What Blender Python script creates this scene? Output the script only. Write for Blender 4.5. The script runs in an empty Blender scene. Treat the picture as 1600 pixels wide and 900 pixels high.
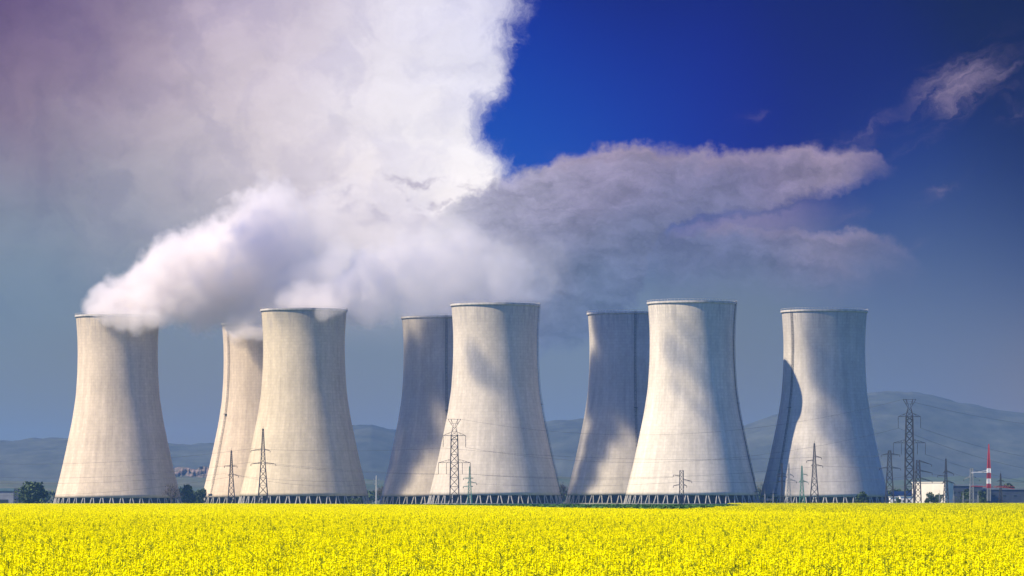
import bpy, bmesh, math, random
import numpy as np
from mathutils import Vector, Matrix

R = math.radians
random.seed(7)
rng = np.random.default_rng(11)
SC = bpy.context.scene
COL = SC.collection

# ------------------------------------------------------------------ camera, sky, sun, exposure
F = 6500.0          # focal length in photo pixels (1600 px wide)
HY = 783.0          # photo row of the horizon
ZC = 2.35           # eye height above the field
cam_data = bpy.data.cameras.new('camera')
cam = bpy.data.objects.new('camera', cam_data)
COL.objects.link(cam)
cam.location = (0, 0, ZC)
cam.rotation_euler = (R(90), 0, 0)
cam_data.sensor_width = 36.0
cam_data.lens = 36.0 * F / 1600.0
cam_data.shift_y = (HY - 450.0) / 1600.0
cam_data.clip_start = 1.0
cam_data.clip_end = 60000.0
SC.camera = cam

EXPOSURE = 0.95
SKY_STRENGTH = 0.1
SUN_STRENGTH = 5.0
SUN_EL = R(47)
SUN_A = R(20)       # how far the sun stands towards the camera from due left
SUN_DIR = Vector((-math.cos(SUN_A) * math.cos(SUN_EL), -math.sin(SUN_A) * math.cos(SUN_EL), math.sin(SUN_EL)))
SC.view_settings.view_transform = 'Standard'
SC.view_settings.look = 'None'
SC.view_settings.gamma = 1.0
SC.view_settings.use_curve_mapping = False
SC.view_settings.exposure = EXPOSURE
SC.render.engine = 'CYCLES'
cy = SC.cycles
cy.use_denoising = True
cy.denoiser = 'OPENIMAGEDENOISE'
cy.max_bounces = 10
cy.diffuse_bounces = 3
cy.glossy_bounces = 2
cy.transparent_max_bounces = 16
cy.volume_bounces = 8
cy.volume_max_steps = 256
cy.use_adaptive_sampling = False

sun_data = bpy.data.lights.new('sun', 'SUN')
sun_data.energy = SUN_STRENGTH
sun_data.angle = R(0.5)
sun_data.color = (1.0, 0.85, 0.60)
sun = bpy.data.objects.new('sun', sun_data)
COL.objects.link(sun)
sun.location = SUN_DIR * 3000
sun.rotation_euler = (-SUN_DIR).to_track_quat('-Z', 'Y').to_euler()


HAZE_TOP = 235.0        # the haze layer ends a little above the hills
HAZE_DENSITY = 5.0e-5
HAZE_COLOR = (0.145, 0.33, 0.72)
AIRLIGHT = (0.133, 0.30, 0.665)   # brightness that this haze reaches at great depth


class NT:
    """small helper that writes shader maths as nodes"""
    def __init__(self, tree):
        self.t = tree
    def node(self, kind, **props):
        n = self.t.nodes.new(kind)
        for k, v in props.items():
            setattr(n, k, v)
        return n
    def put(self, sock, v):
        if isinstance(v, bpy.types.NodeSocket):
            self.t.links.new(v, sock)
        elif v is not None:
            sock.default_value = v
    def m(self, op, a, b=None, c=None, clamp=False):
        n = self.node('ShaderNodeMath', operation=op, use_clamp=clamp)
        self.put(n.inputs[0], a)
        if b is not None: self.put(n.inputs[1], b)
        if c is not None: self.put(n.inputs[2], c)
        return n.outputs[0]
    def v(self, op, a, b=None, c=None, scale=None):
        n = self.node('ShaderNodeVectorMath', operation=op)
        self.put(n.inputs[0], a)
        if b is not None: self.put(n.inputs[1], b)
        if c is not None: self.put(n.inputs[2], c)
        if scale is not None: self.put(n.inputs['Scale'], scale)
        return n.outputs['Value'] if op in ('DISTANCE', 'LENGTH', 'DOT_PRODUCT') else n.outputs[0]
    def sep(self, v):
        n = self.node('ShaderNodeSeparateXYZ'); self.put(n.inputs[0], v); return n.outputs
    def comb(self, x=0.0, y=0.0, z=0.0):
        n = self.node('ShaderNodeCombineXYZ')
        for i, q in enumerate((x, y, z)): self.put(n.inputs[i], q)
        return n.outputs[0]
    def noise(self, vec, scale=1.0, detail=4.0, rough=0.5, lac=2.0, dist=0.0, dims='3D'):
        n = self.node('ShaderNodeTexNoise', noise_dimensions=dims)
        self.put(n.inputs['Vector'], vec)
        n.inputs['Scale'].default_value = scale
        n.inputs['Detail'].default_value = detail
        n.inputs['Roughness'].default_value = rough
        n.inputs['Lacunarity'].default_value = lac
        n.inputs['Distortion'].default_value = dist
        return n
    def smooth(self, x, a, b, lo=0.0, hi=1.0):
        n = self.node('ShaderNodeMapRange', interpolation_type='SMOOTHSTEP')
        self.put(n.inputs[0], x); self.put(n.inputs[1], a); self.put(n.inputs[2], b)
        self.put(n.inputs[3], lo); self.put(n.inputs[4], hi)
        return n.outputs[0]
    def lin(self, x, a, b, lo=0.0, hi=1.0):
        n = self.node('ShaderNodeMapRange', interpolation_type='LINEAR')
        self.put(n.inputs[0], x); self.put(n.inputs[1], a); self.put(n.inputs[2], b)
        self.put(n.inputs[3], lo); self.put(n.inputs[4], hi)
        return n.outputs[0]
    def mix(self, f, a, b):
        n = self.node('ShaderNodeMix', data_type='RGBA')
        self.put(n.inputs[0], f)
        for s, q in ((n.inputs[6], a), (n.inputs[7], b)):
            if not isinstance(q, bpy.types.NodeSocket): q = (*q[:3], 1.0)
            self.put(s, q)
        return n.outputs[2]
    def curve(self, x, x0, x1, y0, y1, pts):
        """piecewise smooth function through pts (x, y)"""
        n = self.node('ShaderNodeFloatCurve')
        c = n.mapping.curves[0]
        pts = sorted(((p[0] - x0) / (x1 - x0), (p[1] - y0) / (y1 - y0)) for p in pts)
        while len(c.points) < len(pts): c.points.new(0.5, 0.5)
        for q, (a, b) in zip(c.points, pts): q.location = (a, b)
        n.mapping.use_clip = False
        n.mapping.update()
        self.put(n.inputs['Value'], self.lin(x, x0, x1))
        return self.lin(n.outputs[0], 0.0, 1.0, y0, y1)


def lin_rgb(c):
    return tuple((x / 255 / 12.92) if x / 255 <= 0.04045 else ((x / 255 + 0.055) / 1.055) ** 2.4 for x in c)


def make_world():
    w = bpy.data.worlds.new('World')
    SC.world = w
    w.use_nodes = True
    t = w.node_tree
    t.nodes.clear()
    N = NT(t)
    out = N.node('ShaderNodeOutputWorld')
    bg = N.node('ShaderNodeBackground')
    bg.inputs['Strength'].default_value = SKY_STRENGTH
    t.links.new(bg.outputs[0], out.inputs['Surface'])
    sky = N.node('ShaderNodeTexSky', sky_type='NISHITA')
    sky.sun_disc = False
    sky.sun_elevation = SUN_EL
    sky.sun_rotation = math.atan2(SUN_DIR.x, SUN_DIR.y) % (2 * math.pi)
    sky.altitude = 150
    sky.air_density = 1.0
    sky.dust_density = 0.6
    sky.ozone_density = 2.0
    d = N.node('ShaderNodeTexCoord').outputs['Generated']
    x, y, z = N.sep(d)
    az = N.m('ARCTAN2', x, y)                 # compass bearing, 0 = +Y
    el = N.m('ARCSINE', z)                    # height above the horizon
    U = N.m('MULTIPLY_ADD', az, F / 100, 8.0)  # both in units of about 0.88 degrees
    V = N.m('MULTIPLY', el, F / 100)
    P = N.comb(U, V, 0.0)
    K = 1.0 / (SKY_STRENGTH * 2 ** EXPOSURE)

    def beyond(c, py):
        """colour of the sky above the haze layer when it is seen as c through that layer"""
        path = min((HAZE_TOP - ZC) / math.tan(max((HY - py) / F, 0.004)), 12000.0)
        T = math.exp(-HAZE_DENSITY * path)
        return tuple(max(0.0, (q - j * (1 - T)) / T) * K for q, j in zip(lin_rgb(c), AIRLIGHT))

    def field(vec, pts, k):
        """smooth colour field through control points (bearing, height as photo px, colour)"""
        acc = None; wsum = None
        for px, py, c in pts:
            cc = beyond(c, py)
            dd = N.v('DISTANCE', vec, (px / 100, (HY - py) / 100, 0.0))
            e = N.m('EXPONENT', N.m('MULTIPLY', N.m('MULTIPLY', dd, dd), -k))
            e = N.m('ADD', e, 1e-7)
            wsum = e if wsum is None else N.m('ADD', wsum, e)
            term = N.v('SCALE', cc, scale=e)
            acc = term if acc is None else N.v('ADD', acc, term)
        return N.v('SCALE', acc, scale=N.m('DIVIDE', 1.0, wsum))

    n1 = N.noise(P, 0.9, 6, 0.58)
    n2 = N.noise(N.v('ADD', P, (31.7, 12.3, 4.1)), 2.6, 6, 0.6)
    c1 = N.v('SUBTRACT', n1.outputs['Color'], (0.5, 0.5, 0.5))
    c2 = N.v('SUBTRACT', n2.outputs['Color'], (0.5, 0.5, 0.5))
    PW = N.v('ADD', P, N.v('ADD', N.v('SCALE', c1, scale=0.9), N.v('SCALE', c2, scale=0.35)))
    PB = N.v('ADD', P, N.v('ADD', N.v('SCALE', c1, scale=0.6), N.v('SCALE', c2, scale=0.42)))
    c3 = N.v('SUBTRACT', N.noise(N.v('ADD', P, (5.7, 44.0, 2.0)), 7.0, 6, 0.65).outputs['Color'], (0.5, 0.5, 0.5))
    PD = N.v('ADD', PB, N.v('SCALE', c3, scale=0.2))
    pw = N.sep(PW); pb = N.sep(PB); pd = N.sep(PD)
    f1 = N.m('SUBTRACT', n1.outputs[0], 0.5)
    f2 = N.m('SUBTRACT', n2.outputs[0], 0.5)

    # clear air between the clouds: deep blue above, grey blue near the horizon
    clear = field(P, [
        (-200, 520, (116, 138, 166)), (0, 450, (116, 139, 166)), (60, 620, (118, 138, 166)), (300, 560, (118, 141, 171)),
        (300, 670, (121, 135, 163)), (600, 540, (116, 141, 171)), (600, 650, (119, 135, 165)), (885, 620, (118, 137, 167)), (885, 510, (113, 139, 171)),
        (1180, 540, (106, 130, 163)), (1180, 640, (116, 133, 162)), (1500, 580, (116, 131, 160)), (1600, 650, (119, 129, 156)), (1420, 520, (108, 130, 163)),
        (1500, 500, (104, 125, 160)),         (1500, 440, (80, 103, 150)), (1590, 400, (54, 78, 130)), (1450, 400, (66, 96, 148)), (1580, 310, (22, 46, 112)),
        (1430, 310, (32, 70, 148)), (1580, 180, (10, 28, 106)), (1580, 20, (3, 10, 92)), (1300, 50, (1, 19, 112)),
        (1000, 50, (2, 34, 130)), (880, 130, (4, 58, 162)), (1150, 180, (4, 46, 146)), (1330, 180, (6, 38, 128)),
        (860, 230, (22, 92, 190)), (1000, 200, (8, 66, 170)), (1720, 100, (3, 12, 94)), (1000, -150, (2, 22, 96)),
        (1500, -150, (2, 9, 88))], 0.55)
    # great pale cloud bank on the left
    bank = field(PW, [
        (20, 20, (92, 78, 126)), (150, 60, (120, 106, 146)), (40, 150, (140, 124, 150)), (60, 280, (140, 134, 158)),
        (230, 120, (176, 162, 180)), (300, 240, (184, 176, 190)), (400, 50, (188, 176, 200)), (420, 150, (212, 201, 212)),
        (430, 215, (224, 214, 222)), (540, 60, (206, 197, 217)), (590, 170, (234, 229, 239)), (690, 60, (236, 233, 246)),
        (780, 40, (206, 206, 236)), (733, 116, (176, 180, 220)), (560, 120, (212, 207, 226)), (650, 120, (240, 238, 248)), (640, 200, (250, 246, 252)), (700, 220, (255, 251, 253)), (590, 250, (250, 241, 246)), (760, 290, (255, 251, 251)),
        (200, 330, (150, 155, 173)), (40, 370, (124, 144, 165)), (330, 310, (172, 170, 186)), (80, 440, (114, 137, 163)),
        (300, 420, (130, 146, 168)), (480, 310, (226, 216, 223)), (560, 340, (214, 204, 213)), (690, 350, (238, 230, 238)),
        (450, 450, (160, 160, 178)), (800, 150, (246, 246, 254)), (-200, 200, (110, 98, 138)), (300, -150, (120, 108, 150)),
        (700, -150, (205, 200, 225))], 0.75)
    streak = N.noise(N.v('MULTIPLY', PW, (0.55, 1.5, 1.0)), 1.3, 5, 0.6).outputs[0]
    bank = N.v('SCALE', bank, scale=N.lin(streak, 0.25, 0.75, 0.92, 1.07))
    billow = N.noise(N.v('ADD', N.v('MULTIPLY', PB, (1.0, 0.8, 1.0)), (17.0, 3.0, 8.0)), 1.1, 5, 0.55, dist=0.6).outputs[0]
    bank = N.v('MULTIPLY', bank, N.mix(N.smooth(billow, 0.36, 0.6), (0.91, 0.91, 0.95), (1.05, 1.045, 1.03)))
    edge = N.curve(N.m('MULTIPLY', pb[1], 1.0), 0.0, 9.0, 4.0, 12.0, [
        (0.0, 6.0), (3.3, 6.9), (4.3, 7.75), (4.9, 8.1), (5.25, 8.0), (5.7, 7.72), (6.1, 7.78), (6.6, 7.98), (7.0, 8.1), (7.4, 8.3), (7.83, 8.42), (9.0, 8.6)])
    side = N.m('SUBTRACT', edge, pb[0])
    fib = N.noise(N.v('ADD', N.v('MULTIPLY', PW, (2.2, 1.0, 1.0)), (3.3, 9.1, 0)), 1.5, 8, 0.68, dist=0.4).outputs[0]
    loose = N.noise(N.v('ADD', P, (71.0, 5.0, 0)), 0.7, 2, 0.5).outputs[0]
    side = N.m('ADD', side, N.m('MULTIPLY', N.m('SUBTRACT', fib, 0.5), N.lin(loose, 0.35, 0.65, 0.25, 1.0)))
    bank_mask = N.m('MULTIPLY', N.smooth(side, -0.1, N.lin(loose, 0.35, 0.65, 0.14, 0.75)), N.smooth(V, 2.2, 4.2))
    col = N.mix(bank_mask, clear, bank)
    # torn grey scraps in front of the bank
    scrap_noise = N.noise(N.v('MULTIPLY', PW, (0.75, 1.5, 1.0)), 1.5, 7, 0.62).outputs[0]
    dx = N.m('DIVIDE', N.m('SUBTRACT', U, 6.3), 2.0)
    dy = N.m('DIVIDE', N.m('SUBTRACT', V, 4.72), 0.42)
    env = N.m('EXPONENT', N.m('MULTIPLY', N.m('ADD', N.m('MULTIPLY', dx, dx), N.m('MULTIPLY', dy, dy)), -1.0))
    scraps = N.m('MULTIPLY', N.smooth(N.m('ADD', scrap_noise, N.m('MULTIPLY', env, 0.12)), 0.54, 0.72), env)
    col = N.mix(N.m('MULTIPLY', scraps, 0.95), col, beyond((172, 166, 190), 310))

    # long lavender cloud in the middle, two decks
    deck_col = field(PW, [
        (820, 265, (188, 182, 209)), (840, 320, (142, 144, 175)), (920, 245, (164, 156, 185)), (920, 300, (120, 122, 159)), (1000, 228, (164, 154, 183)),
        (1040, 290, (108, 110, 151)), (1200, 252, (144, 134, 169)), (1200, 300, (104, 105, 149)), (1340, 255, (164, 148, 175)),
        (1290, 315, (134, 128, 162)), (760, 340, (170, 170, 195)), (690, 345, (198, 196, 215)), (1100, 350, (120, 128, 163)), (1100, 380, (104, 119, 157)),
        (1290, 356, (152, 148, 175)), (1390, 390, (134, 134, 163)), (1200, 415, (96, 116, 155)), (1000, 420, (102, 122, 158)),
        (830, 420, (118, 131, 162)), (700, 410, (150, 155, 181)), (900, 470, (98, 120, 156)), (1350, 440, (96, 112, 151)), (560, 430, (142, 148, 177))], 1.1)
    layers = N.noise(N.v('MULTIPLY', PD, (0.5, 1.7, 1.0)), 2.0, 8, 0.66, dist=0.3).outputs[0]
    deck_col = N.v('SCALE', deck_col, scale=N.lin(layers, 0.3, 0.7, 0.74, 1.28))
    deck_col = N.v('SCALE', deck_col, scale=N.m('MULTIPLY', N.lin(scrap_noise, 0.3, 0.7, 0.84, 1.14), N.lin(n2.outputs[0], 0.3, 0.7, 0.9, 1.1)))
    top1 = N.curve(pd[0], 5.0, 15.0, 3.0, 7.0, [
        (5.0, 3.9), (6.5, 4.35), (7.0, 4.62), (7.6, 4.98), (8.0, 5.22), (8.5, 5.38), (9.0, 5.55), (9.5, 5.63), (10.0, 5.66), (10.5, 5.6),
        (11.0, 5.47), (12.0, 5.46), (13.0, 5.5), (13.6, 5.48), (14.0, 5.2), (15.0, 4.9)])
    bot1 = N.curve(pd[0], 5.0, 15.0, 2.0, 7.0, [
        (5.0, 2.3), (9.0, 2.4), (9.8, 3.0), (10.6, 4.2), (11.3, 4.42), (12.0, 4.52), (12.7, 4.7), (13.3, 4.9), (13.9, 5.1), (15.0, 5.3)])
    soft = N.lin(n1.outputs[0], 0.35, 0.65, 0.08, 0.3)
    deck1 = N.m('MULTIPLY', N.smooth(N.m('SUBTRACT', top1, pd[1]), -0.05, soft), N.smooth(N.m('SUBTRACT', pd[1], bot1), -0.12, 0.2))
    deck1 = N.m('MULTIPLY', deck1, N.m('MULTIPLY', N.smooth(pd[0], 14.1, 12.9), N.smooth(pd[0], 6.2, 7.6)))
    top2 = N.curve(pd[0], 5.0, 15.0, 2.0, 6.0, [
        (5.0, 4.2), (9.5, 4.5), (10.4, 4.36), (11.2, 4.36), (12.0, 4.4), (12.8, 4.3), (13.6, 4.2), (14.1, 3.95), (14.6, 3.5), (15.0, 3.2)])
    deck2 = N.m('MULTIPLY', N.smooth(N.m('SUBTRACT', top2, pd[1]), -0.05, soft), N.smooth(pd[1], 3.0, 3.9))
    deck2 = N.m('MULTIPLY', deck2, N.m('MULTIPLY', N.smooth(pd[0], 14.6, 12.9), N.smooth(pd[0], 6.2, 7.6)))
    veil = N.m('MULTIPLY', N.m('MULTIPLY', N.smooth(pw[1], 5.1, 4.5), N.smooth(pw[1], 3.0, 4.0)), N.m('MULTIPLY', N.smooth(pw[0], 13.6, 11.6), N.smooth(pw[0], 7.0, 9.0)))
    decks = N.m('MAXIMUM', N.m('MAXIMUM', deck1, N.m('MULTIPLY', deck2, 0.9)), N.m('MULTIPLY', veil, 0.6))
    near_top = N.m('MULTIPLY', N.smooth(N.m('SUBTRACT', top1, pd[1]), 0.42, 0.0), N.smooth(pb[0], 8.2, 8.8))
    near_top2 = N.m('MULTIPLY', N.smooth(N.m('SUBTRACT', top2, pd[1]), 0.3, 0.0), N.smooth(N.m('SUBTRACT', bot1, pd[1]), -0.05, 0.1))
    deck_col = N.mix(N.m('MULTIPLY', N.m('MAXIMUM', near_top, near_top2), 0.4), deck_col, beyond((186, 166, 192), 280))
    col = N.mix(decks, col, deck_col)

    # thin wisps on the blue
    rot = R(24)
    ru = N.m('ADD', N.m('MULTIPLY', pw[0], math.cos(rot)), N.m('MULTIPLY', pw[1], math.sin(rot)))
    rv = N.m('SUBTRACT', N.m('MULTIPLY', pw[1], math.cos(rot)), N.m('MULTIPLY', pw[0], math.sin(rot)))
    wn = N.noise(N.comb(N.m('MULTIPLY', ru, 0.7), N.m('MULTIPLY', rv, 2.6), 2.0), 1.5, 8, 0.66, dist=0.5).outputs[0]
    wsum = None
    for px, py, su, sv, a in ((1500, 142, 0.85, 0.38, 1.0), (1330, 215, 0.9, 0.17, 0.4), (1465, 295, 0.45, 0.08, 0.6), (1585, 180, 0.35, 0.15, 0.5),
                              (1175, 190, 0.2, 0.08, 0.4), (1440, 225, 0.7, 0.10, 0.35), (1420, 385, 0.35, 0.08, 0.3), (1330, 335, 0.2, 0.06, 0.4)):
        u0, v0 = px / 100, (HY - py) / 100
        a0 = u0 * math.cos(rot) + v0 * math.sin(rot); b0 = v0 * math.cos(rot) - u0 * math.sin(rot)
        q = N.m('ADD', N.m('POWER', N.m('ABSOLUTE', N.m('DIVIDE', N.m('SUBTRACT', ru, a0), su)), 2.0),
                N.m('POWER', N.m('ABSOLUTE', N.m('DIVIDE', N.m('SUBTRACT', rv, b0), sv)), 2.0))
        e = N.m('MULTIPLY', N.m('EXPONENT', N.m('MULTIPLY', q, -1.0)), a)
        wsum = e if wsum is None else N.m('MAXIMUM', wsum, e)
    wisp = N.m('MULTIPLY', N.smooth(N.m('ADD', wn, N.m('MULTIPLY', wsum, 0.2)), 0.46, 0.9), wsum)
    col = N.mix(N.m('MULTIPLY', wisp, 0.95), col, beyond((138, 126, 158), 150))

    # the rest of the vault: plain daylight sky with broken cloud
    vn = N.noise(d, 2.2, 6, 0.6).outputs[0]
    vault = N.mix(N.m('MULTIPLY', N.smooth(vn, 0.48, 0.68), 0.6), N.v('MULTIPLY', sky.outputs[0], (0.28, 0.45, 1.05)), (1.6, 2.3, 4.2))
    front = N.m('MULTIPLY', N.smooth(el, R(17), R(9)), N.smooth(N.m('ABSOLUTE', az), R(60), R(20)))
    t.links.new(N.mix(front, vault, col), bg.inputs['Color'])
    w.cycles.sampling_method = 'MANUAL'
    w.cycles.sample_map_resolution = 512


make_world()

# ------------------------------------------------------------------ helpers
def wx(px, d): return (px - 800.0) * d / F
def wz(py, d): return (HY - py) * d / F + ZC


def link(o, parent=None):
    COL.objects.link(o)
    if parent is not None: o.parent = parent
    return o


def tag(o, label=None, cat=None, group=None, kind=None):
    if label: o['label'] = label
    if cat: o['category'] = cat
    if group: o['group'] = group
    if kind: o['kind'] = kind
    return o


def empty(name, loc):
    o = bpy.data.objects.new(name, None)
    o.location = loc
    o.empty_display_size = 2
    return link(o)


class MB:
    """collects vertices and faces for one mesh object"""
    def __init__(self): self.v = []; self.f = []; self.mi = []
    def add(self, verts, faces, mi=0):
        k = len(self.v)
        self.v.extend([tuple(p) for p in verts])
        self.f.extend([tuple(i + k for i in q) for q in faces])
        self.mi.extend([mi] * len(faces))
    def box(self, c, s, mi=0, rz=0.0):
        hx, hy, hz = s[0] / 2, s[1] / 2, s[2] / 2
        ca, sa = math.cos(rz), math.sin(rz)
        vs = []
        for X, Y, Z in ((-hx, -hy, -hz), (hx, -hy, -hz), (hx, hy, -hz), (-hx, hy, -hz), (-hx, -hy, hz), (hx, -hy, hz), (hx, hy, hz), (-hx, hy, hz)):
            vs.append((c[0] + X * ca - Y * sa, c[1] + X * sa + Y * ca, c[2] + Z))
        self.add(vs, [(0, 3, 2, 1), (4, 5, 6, 7), (0, 1, 5, 4), (1, 2, 6, 5), (2, 3, 7, 6), (3, 0, 4, 7)], mi)
    def bar(self, p, q, w, w2=None, n=4, mi=0):
        p = Vector(p); q = Vector(q); w2 = w if w2 is None else w2
        a = (q - p)
        if a.length < 1e-6: return
        a.normalize()
        u = a.cross(Vector((0.31, 0.95, 0.05)) if abs(a.z) > 0.9 else Vector((0, 0, 1))).normalized()
        v = a.cross(u)
        vs = []
        for c, r in ((p, w / 2), (q, w2 / 2)):
            for i in range(n):
                t = 2 * math.pi * (i + 0.5) / n
                vs.append(c + (u * math.cos(t) + v * math.sin(t)) * r)
        fs = [(i, (i + 1) % n, n + (i + 1) % n, n + i) for i in range(n)]
        fs += [tuple(range(n - 1, -1, -1)), tuple(range(n, 2 * n))]
        self.add(vs, fs, mi)
    def tube(self, pts, w, n=6, mi=0):
        for a, b in zip(pts[:-1], pts[1:]): self.bar(a, b, w, n=n, mi=mi)
    def lathe(self, prof, n=96, mi=0, closed=False):
        vs = []; fs = []
        for r, z in prof:
            for i in range(n):
                t = 2 * math.pi * i / n
                vs.append((r * math.sin(t), -r * math.cos(t), z))
        m = len(prof)
        for j in range(m if closed else m - 1):
            j2 = (j + 1) % m
            for i in range(n):
                i2 = (i + 1) % n
                fs.append((j * n + i, j * n + i2, j2 * n + i2, j2 * n + i))
        self.add(vs, fs, mi)
    def mesh(self, name, smooth=False):
        me = bpy.data.meshes.new(name)
        me.from_pydata(self.v, [], self.f)
        me.polygons.foreach_set('material_index', self.mi)
        if smooth: me.polygons.foreach_set('use_smooth', [True] * len(self.f))
        me.update()
        return me
    def build(self, name, mats, parent=None, smooth=False):
        me = self.mesh(name, smooth)
        for m in (mats if isinstance(mats, (list, tuple)) else [mats]): me.materials.append(m)
        return link(bpy.data.objects.new(name, me), parent)


def mat(name, color, rough=0.8, var=0.0, scale=1.0, metallic=0.0, spec=0.3):
    m = bpy.data.materials.new(name); m.use_nodes = True
    N = NT(m.node_tree)
    b = m.node_tree.nodes['Principled BSDF']
    b.inputs['Roughness'].default_value = rough
    b.inputs['Metallic'].default_value = metallic
    b.inputs['Specular IOR Level'].default_value = spec
    if var:
        co = N.node('ShaderNodeTexCoord').outputs['Object']
        f = N.noise(co, scale, 5, 0.6).outputs[0]
        c = N.mix(N.smooth(f, 0.3, 0.7), tuple(q * (1 - var) for q in color), tuple(min(1, q * (1 + var)) for q in color))
        m.node_tree.links.new(c, b.inputs['Base Color'])
    else:
        b.inputs['Base Color'].default_value = (*color, 1)
    return m


def concrete(name, tint, seed):
    """weathered formwork concrete: lift rings, panel joints, run-off streaks"""
    m = bpy.data.materials.new(name); m.use_nodes = True
    N = NT(m.node_tree)
    b = m.node_tree.nodes['Principled BSDF']
    b.inputs['Roughness'].default_value = 0.9
    b.inputs['Specular IOR Level'].default_value = 0.15
    co = N.node('ShaderNodeTexCoord').outputs['Object']
    x, y, z = N.sep(co)
    ang = N.m('ARCTAN2', x, y)
    br = N.node('ShaderNodeTexBrick')
    N.put(br.inputs['Vector'], N.comb(N.m('MULTIPLY', ang, 30.0), z, 0.0))
    br.offset = 0.5
    br.inputs['Color1'].default_value = (0.95, 0.95, 0.95, 1)
    br.inputs['Color2'].default_value = (1.04, 1.04, 1.04, 1)
    br.inputs['Mortar'].default_value = (0.86, 0.86, 0.87, 1)
    br.inputs['Scale'].default_value = 1.0
    br.inputs['Mortar Size'].default_value = 0.13
    br.inputs['Mortar Smooth'].default_value = 0.6
    br.inputs['Brick Width'].default_value = 3.4
    br.inputs['Row Height'].default_value = 1.9
    streak = N.noise(N.comb(N.m('MULTIPLY', ang, 9.0), N.m('MULTIPLY', z, 0.035), float(seed)), 1.6, 6, 0.65).outputs[0]
    blot = N.noise(N.v('ADD', co, (seed * 37.0, 0, 0)), 0.035, 6, 0.62).outputs[0]
    fine = N.noise(co, 0.5, 4, 0.7).outputs[0]
    panel = N.noise(N.comb(N.m('MULTIPLY', ang, 4.2), 0.0, seed * 3.0), 1.2, 2, 0.5).outputs[0]
    k = N.m('MULTIPLY', N.lin(streak, 0.3, 0.7, 0.85, 1.09), N.lin(blot, 0.3, 0.7, 0.9, 1.08))
    k = N.m('MULTIPLY', k, N.lin(fine, 0.3, 0.7, 0.94, 1.06))
    k = N.m('MULTIPLY', k, N.lin(panel, 0.35, 0.65, 0.93, 1.06))
    top = N.m('MULTIPLY', N.smooth(z, 96, 122), N.smooth(streak, 0.42, 0.66))
    c = N.v('MULTIPLY', br.outputs[0], tint)
    c = N.v('SCALE', c, scale=k)
    c = N.mix(N.m('MULTIPLY', top, 0.6), c, (0.2, 0.19, 0.185))
    m.node_tree.links.new(c, b.inputs['Base Color'])
    return m


# ------------------------------------------------------------------ ground and hills
GX, GY0, GY1 = 9000.0, -2500.0, 13500.0

def ground_material():
    m = bpy.data.materials.new('farmland'); m.use_nodes = True
    N = NT(m.node_tree); b = m.node_tree.nodes['Principled BSDF']
    b.inputs['Roughness'].default_value = 0.95; b.inputs['Specular IOR Level'].default_value = 0.1
    co = N.node('ShaderNodeTexCoord').outputs['Object']
    vo = N.node('ShaderNodeTexVoronoi', feature='F1')
    N.put(vo.inputs['Vector'], N.v('MULTIPLY', co, (0.0016, 0.0007, 0.0)))
    vo.inputs['Scale'].default_value = 1.0
    ra = N.node('ShaderNodeValToRGB')
    N.put(ra.inputs[0], N.sep(vo.outputs['Color'])[0])
    e = ra.color_ramp.elements
    e[0].position = 0.0; e[0].color = (0.045, 0.085, 0.02, 1)
    e[1].position = 1.0; e[1].color = (0.09, 0.10, 0.04, 1)
    for p, c in ((0.35, (0.04, 0.10, 0.02, 1)), (0.6, (0.10, 0.085, 0.05, 1)), (0.8, (0.05, 0.09, 0.025, 1))):
        q = e.new(p); q.color = c
    f = N.noise(co, 0.4, 6, 0.7).outputs[0]
    c = N.v('SCALE', ra.outputs[0], scale=N.lin(f, 0.3, 0.7, 0.75, 1.2))
    m.node_tree.links.new(c, b.inputs['Base Color'])
    return m

g = MB()
g.add([(-GX, GY0, 0), (GX, GY0, 0), (GX, GY1, 0), (-GX, GY1, 0)], [(0, 1, 2, 3)])
tag(g.build('ground', ground_material()), kind='structure')


def value_noise(x, y, seed):
    xi = np.floor(x).astype(np.int64); yi = np.floor(y).astype(np.int64)
    fx = x - xi; fy = y - yi
    fx = fx * fx * (3 - 2 * fx); fy = fy * fy * (3 - 2 * fy)
    def h(a, b):
        n = (a * 374761393 + b * 668265263 + seed * 144665) & 0x7fffffff
        n = ((n ^ (n >> 13)) * 1274126177) & 0x7fffffff
        return ((n ^ (n >> 16)) & 0xffff) / 65535.0
    return (h(xi, yi) * (1 - fx) + h(xi + 1, yi) * fx) * (1 - fy) + (h(xi, yi + 1) * (1 - fx) + h(xi + 1, yi + 1) * fx) * fy


def fbm(x, y, seed, octs=5):
    s = 0; a = 0.5
    for o in range(octs):
        s = s + a * value_noise(x * 2 ** o, y * 2 ** o, seed + o * 17); a *= 0.5
    return s


def hill_material(name, base, alt):
    m = bpy.data.materials.new(name); m.use_nodes = True
    N = NT(m.node_tree); b = m.node_tree.nodes['Principled BSDF']
    b.inputs['Roughness'].default_value = 0.95; b.inputs['Specular IOR Level'].default_value = 0.05
    co = N.node('ShaderNodeTexCoord').outputs['Object']
    f = N.noise(co, 0.0025, 7, 0.7).outputs[0]
    q = N.noise(N.v('MULTIPLY', co, (1.0, 0.35, 1.0)), 0.02, 5, 0.7).outputs[0]
    c = N.mix(N.smooth(f, 0.42, 0.6), base, alt)
    c = N.v('SCALE', c, scale=N.lin(q, 0.3, 0.7, 0.7, 1.3))
    m.node_tree.links.new(c, b.inputs['Base Color'])
    return m


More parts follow.
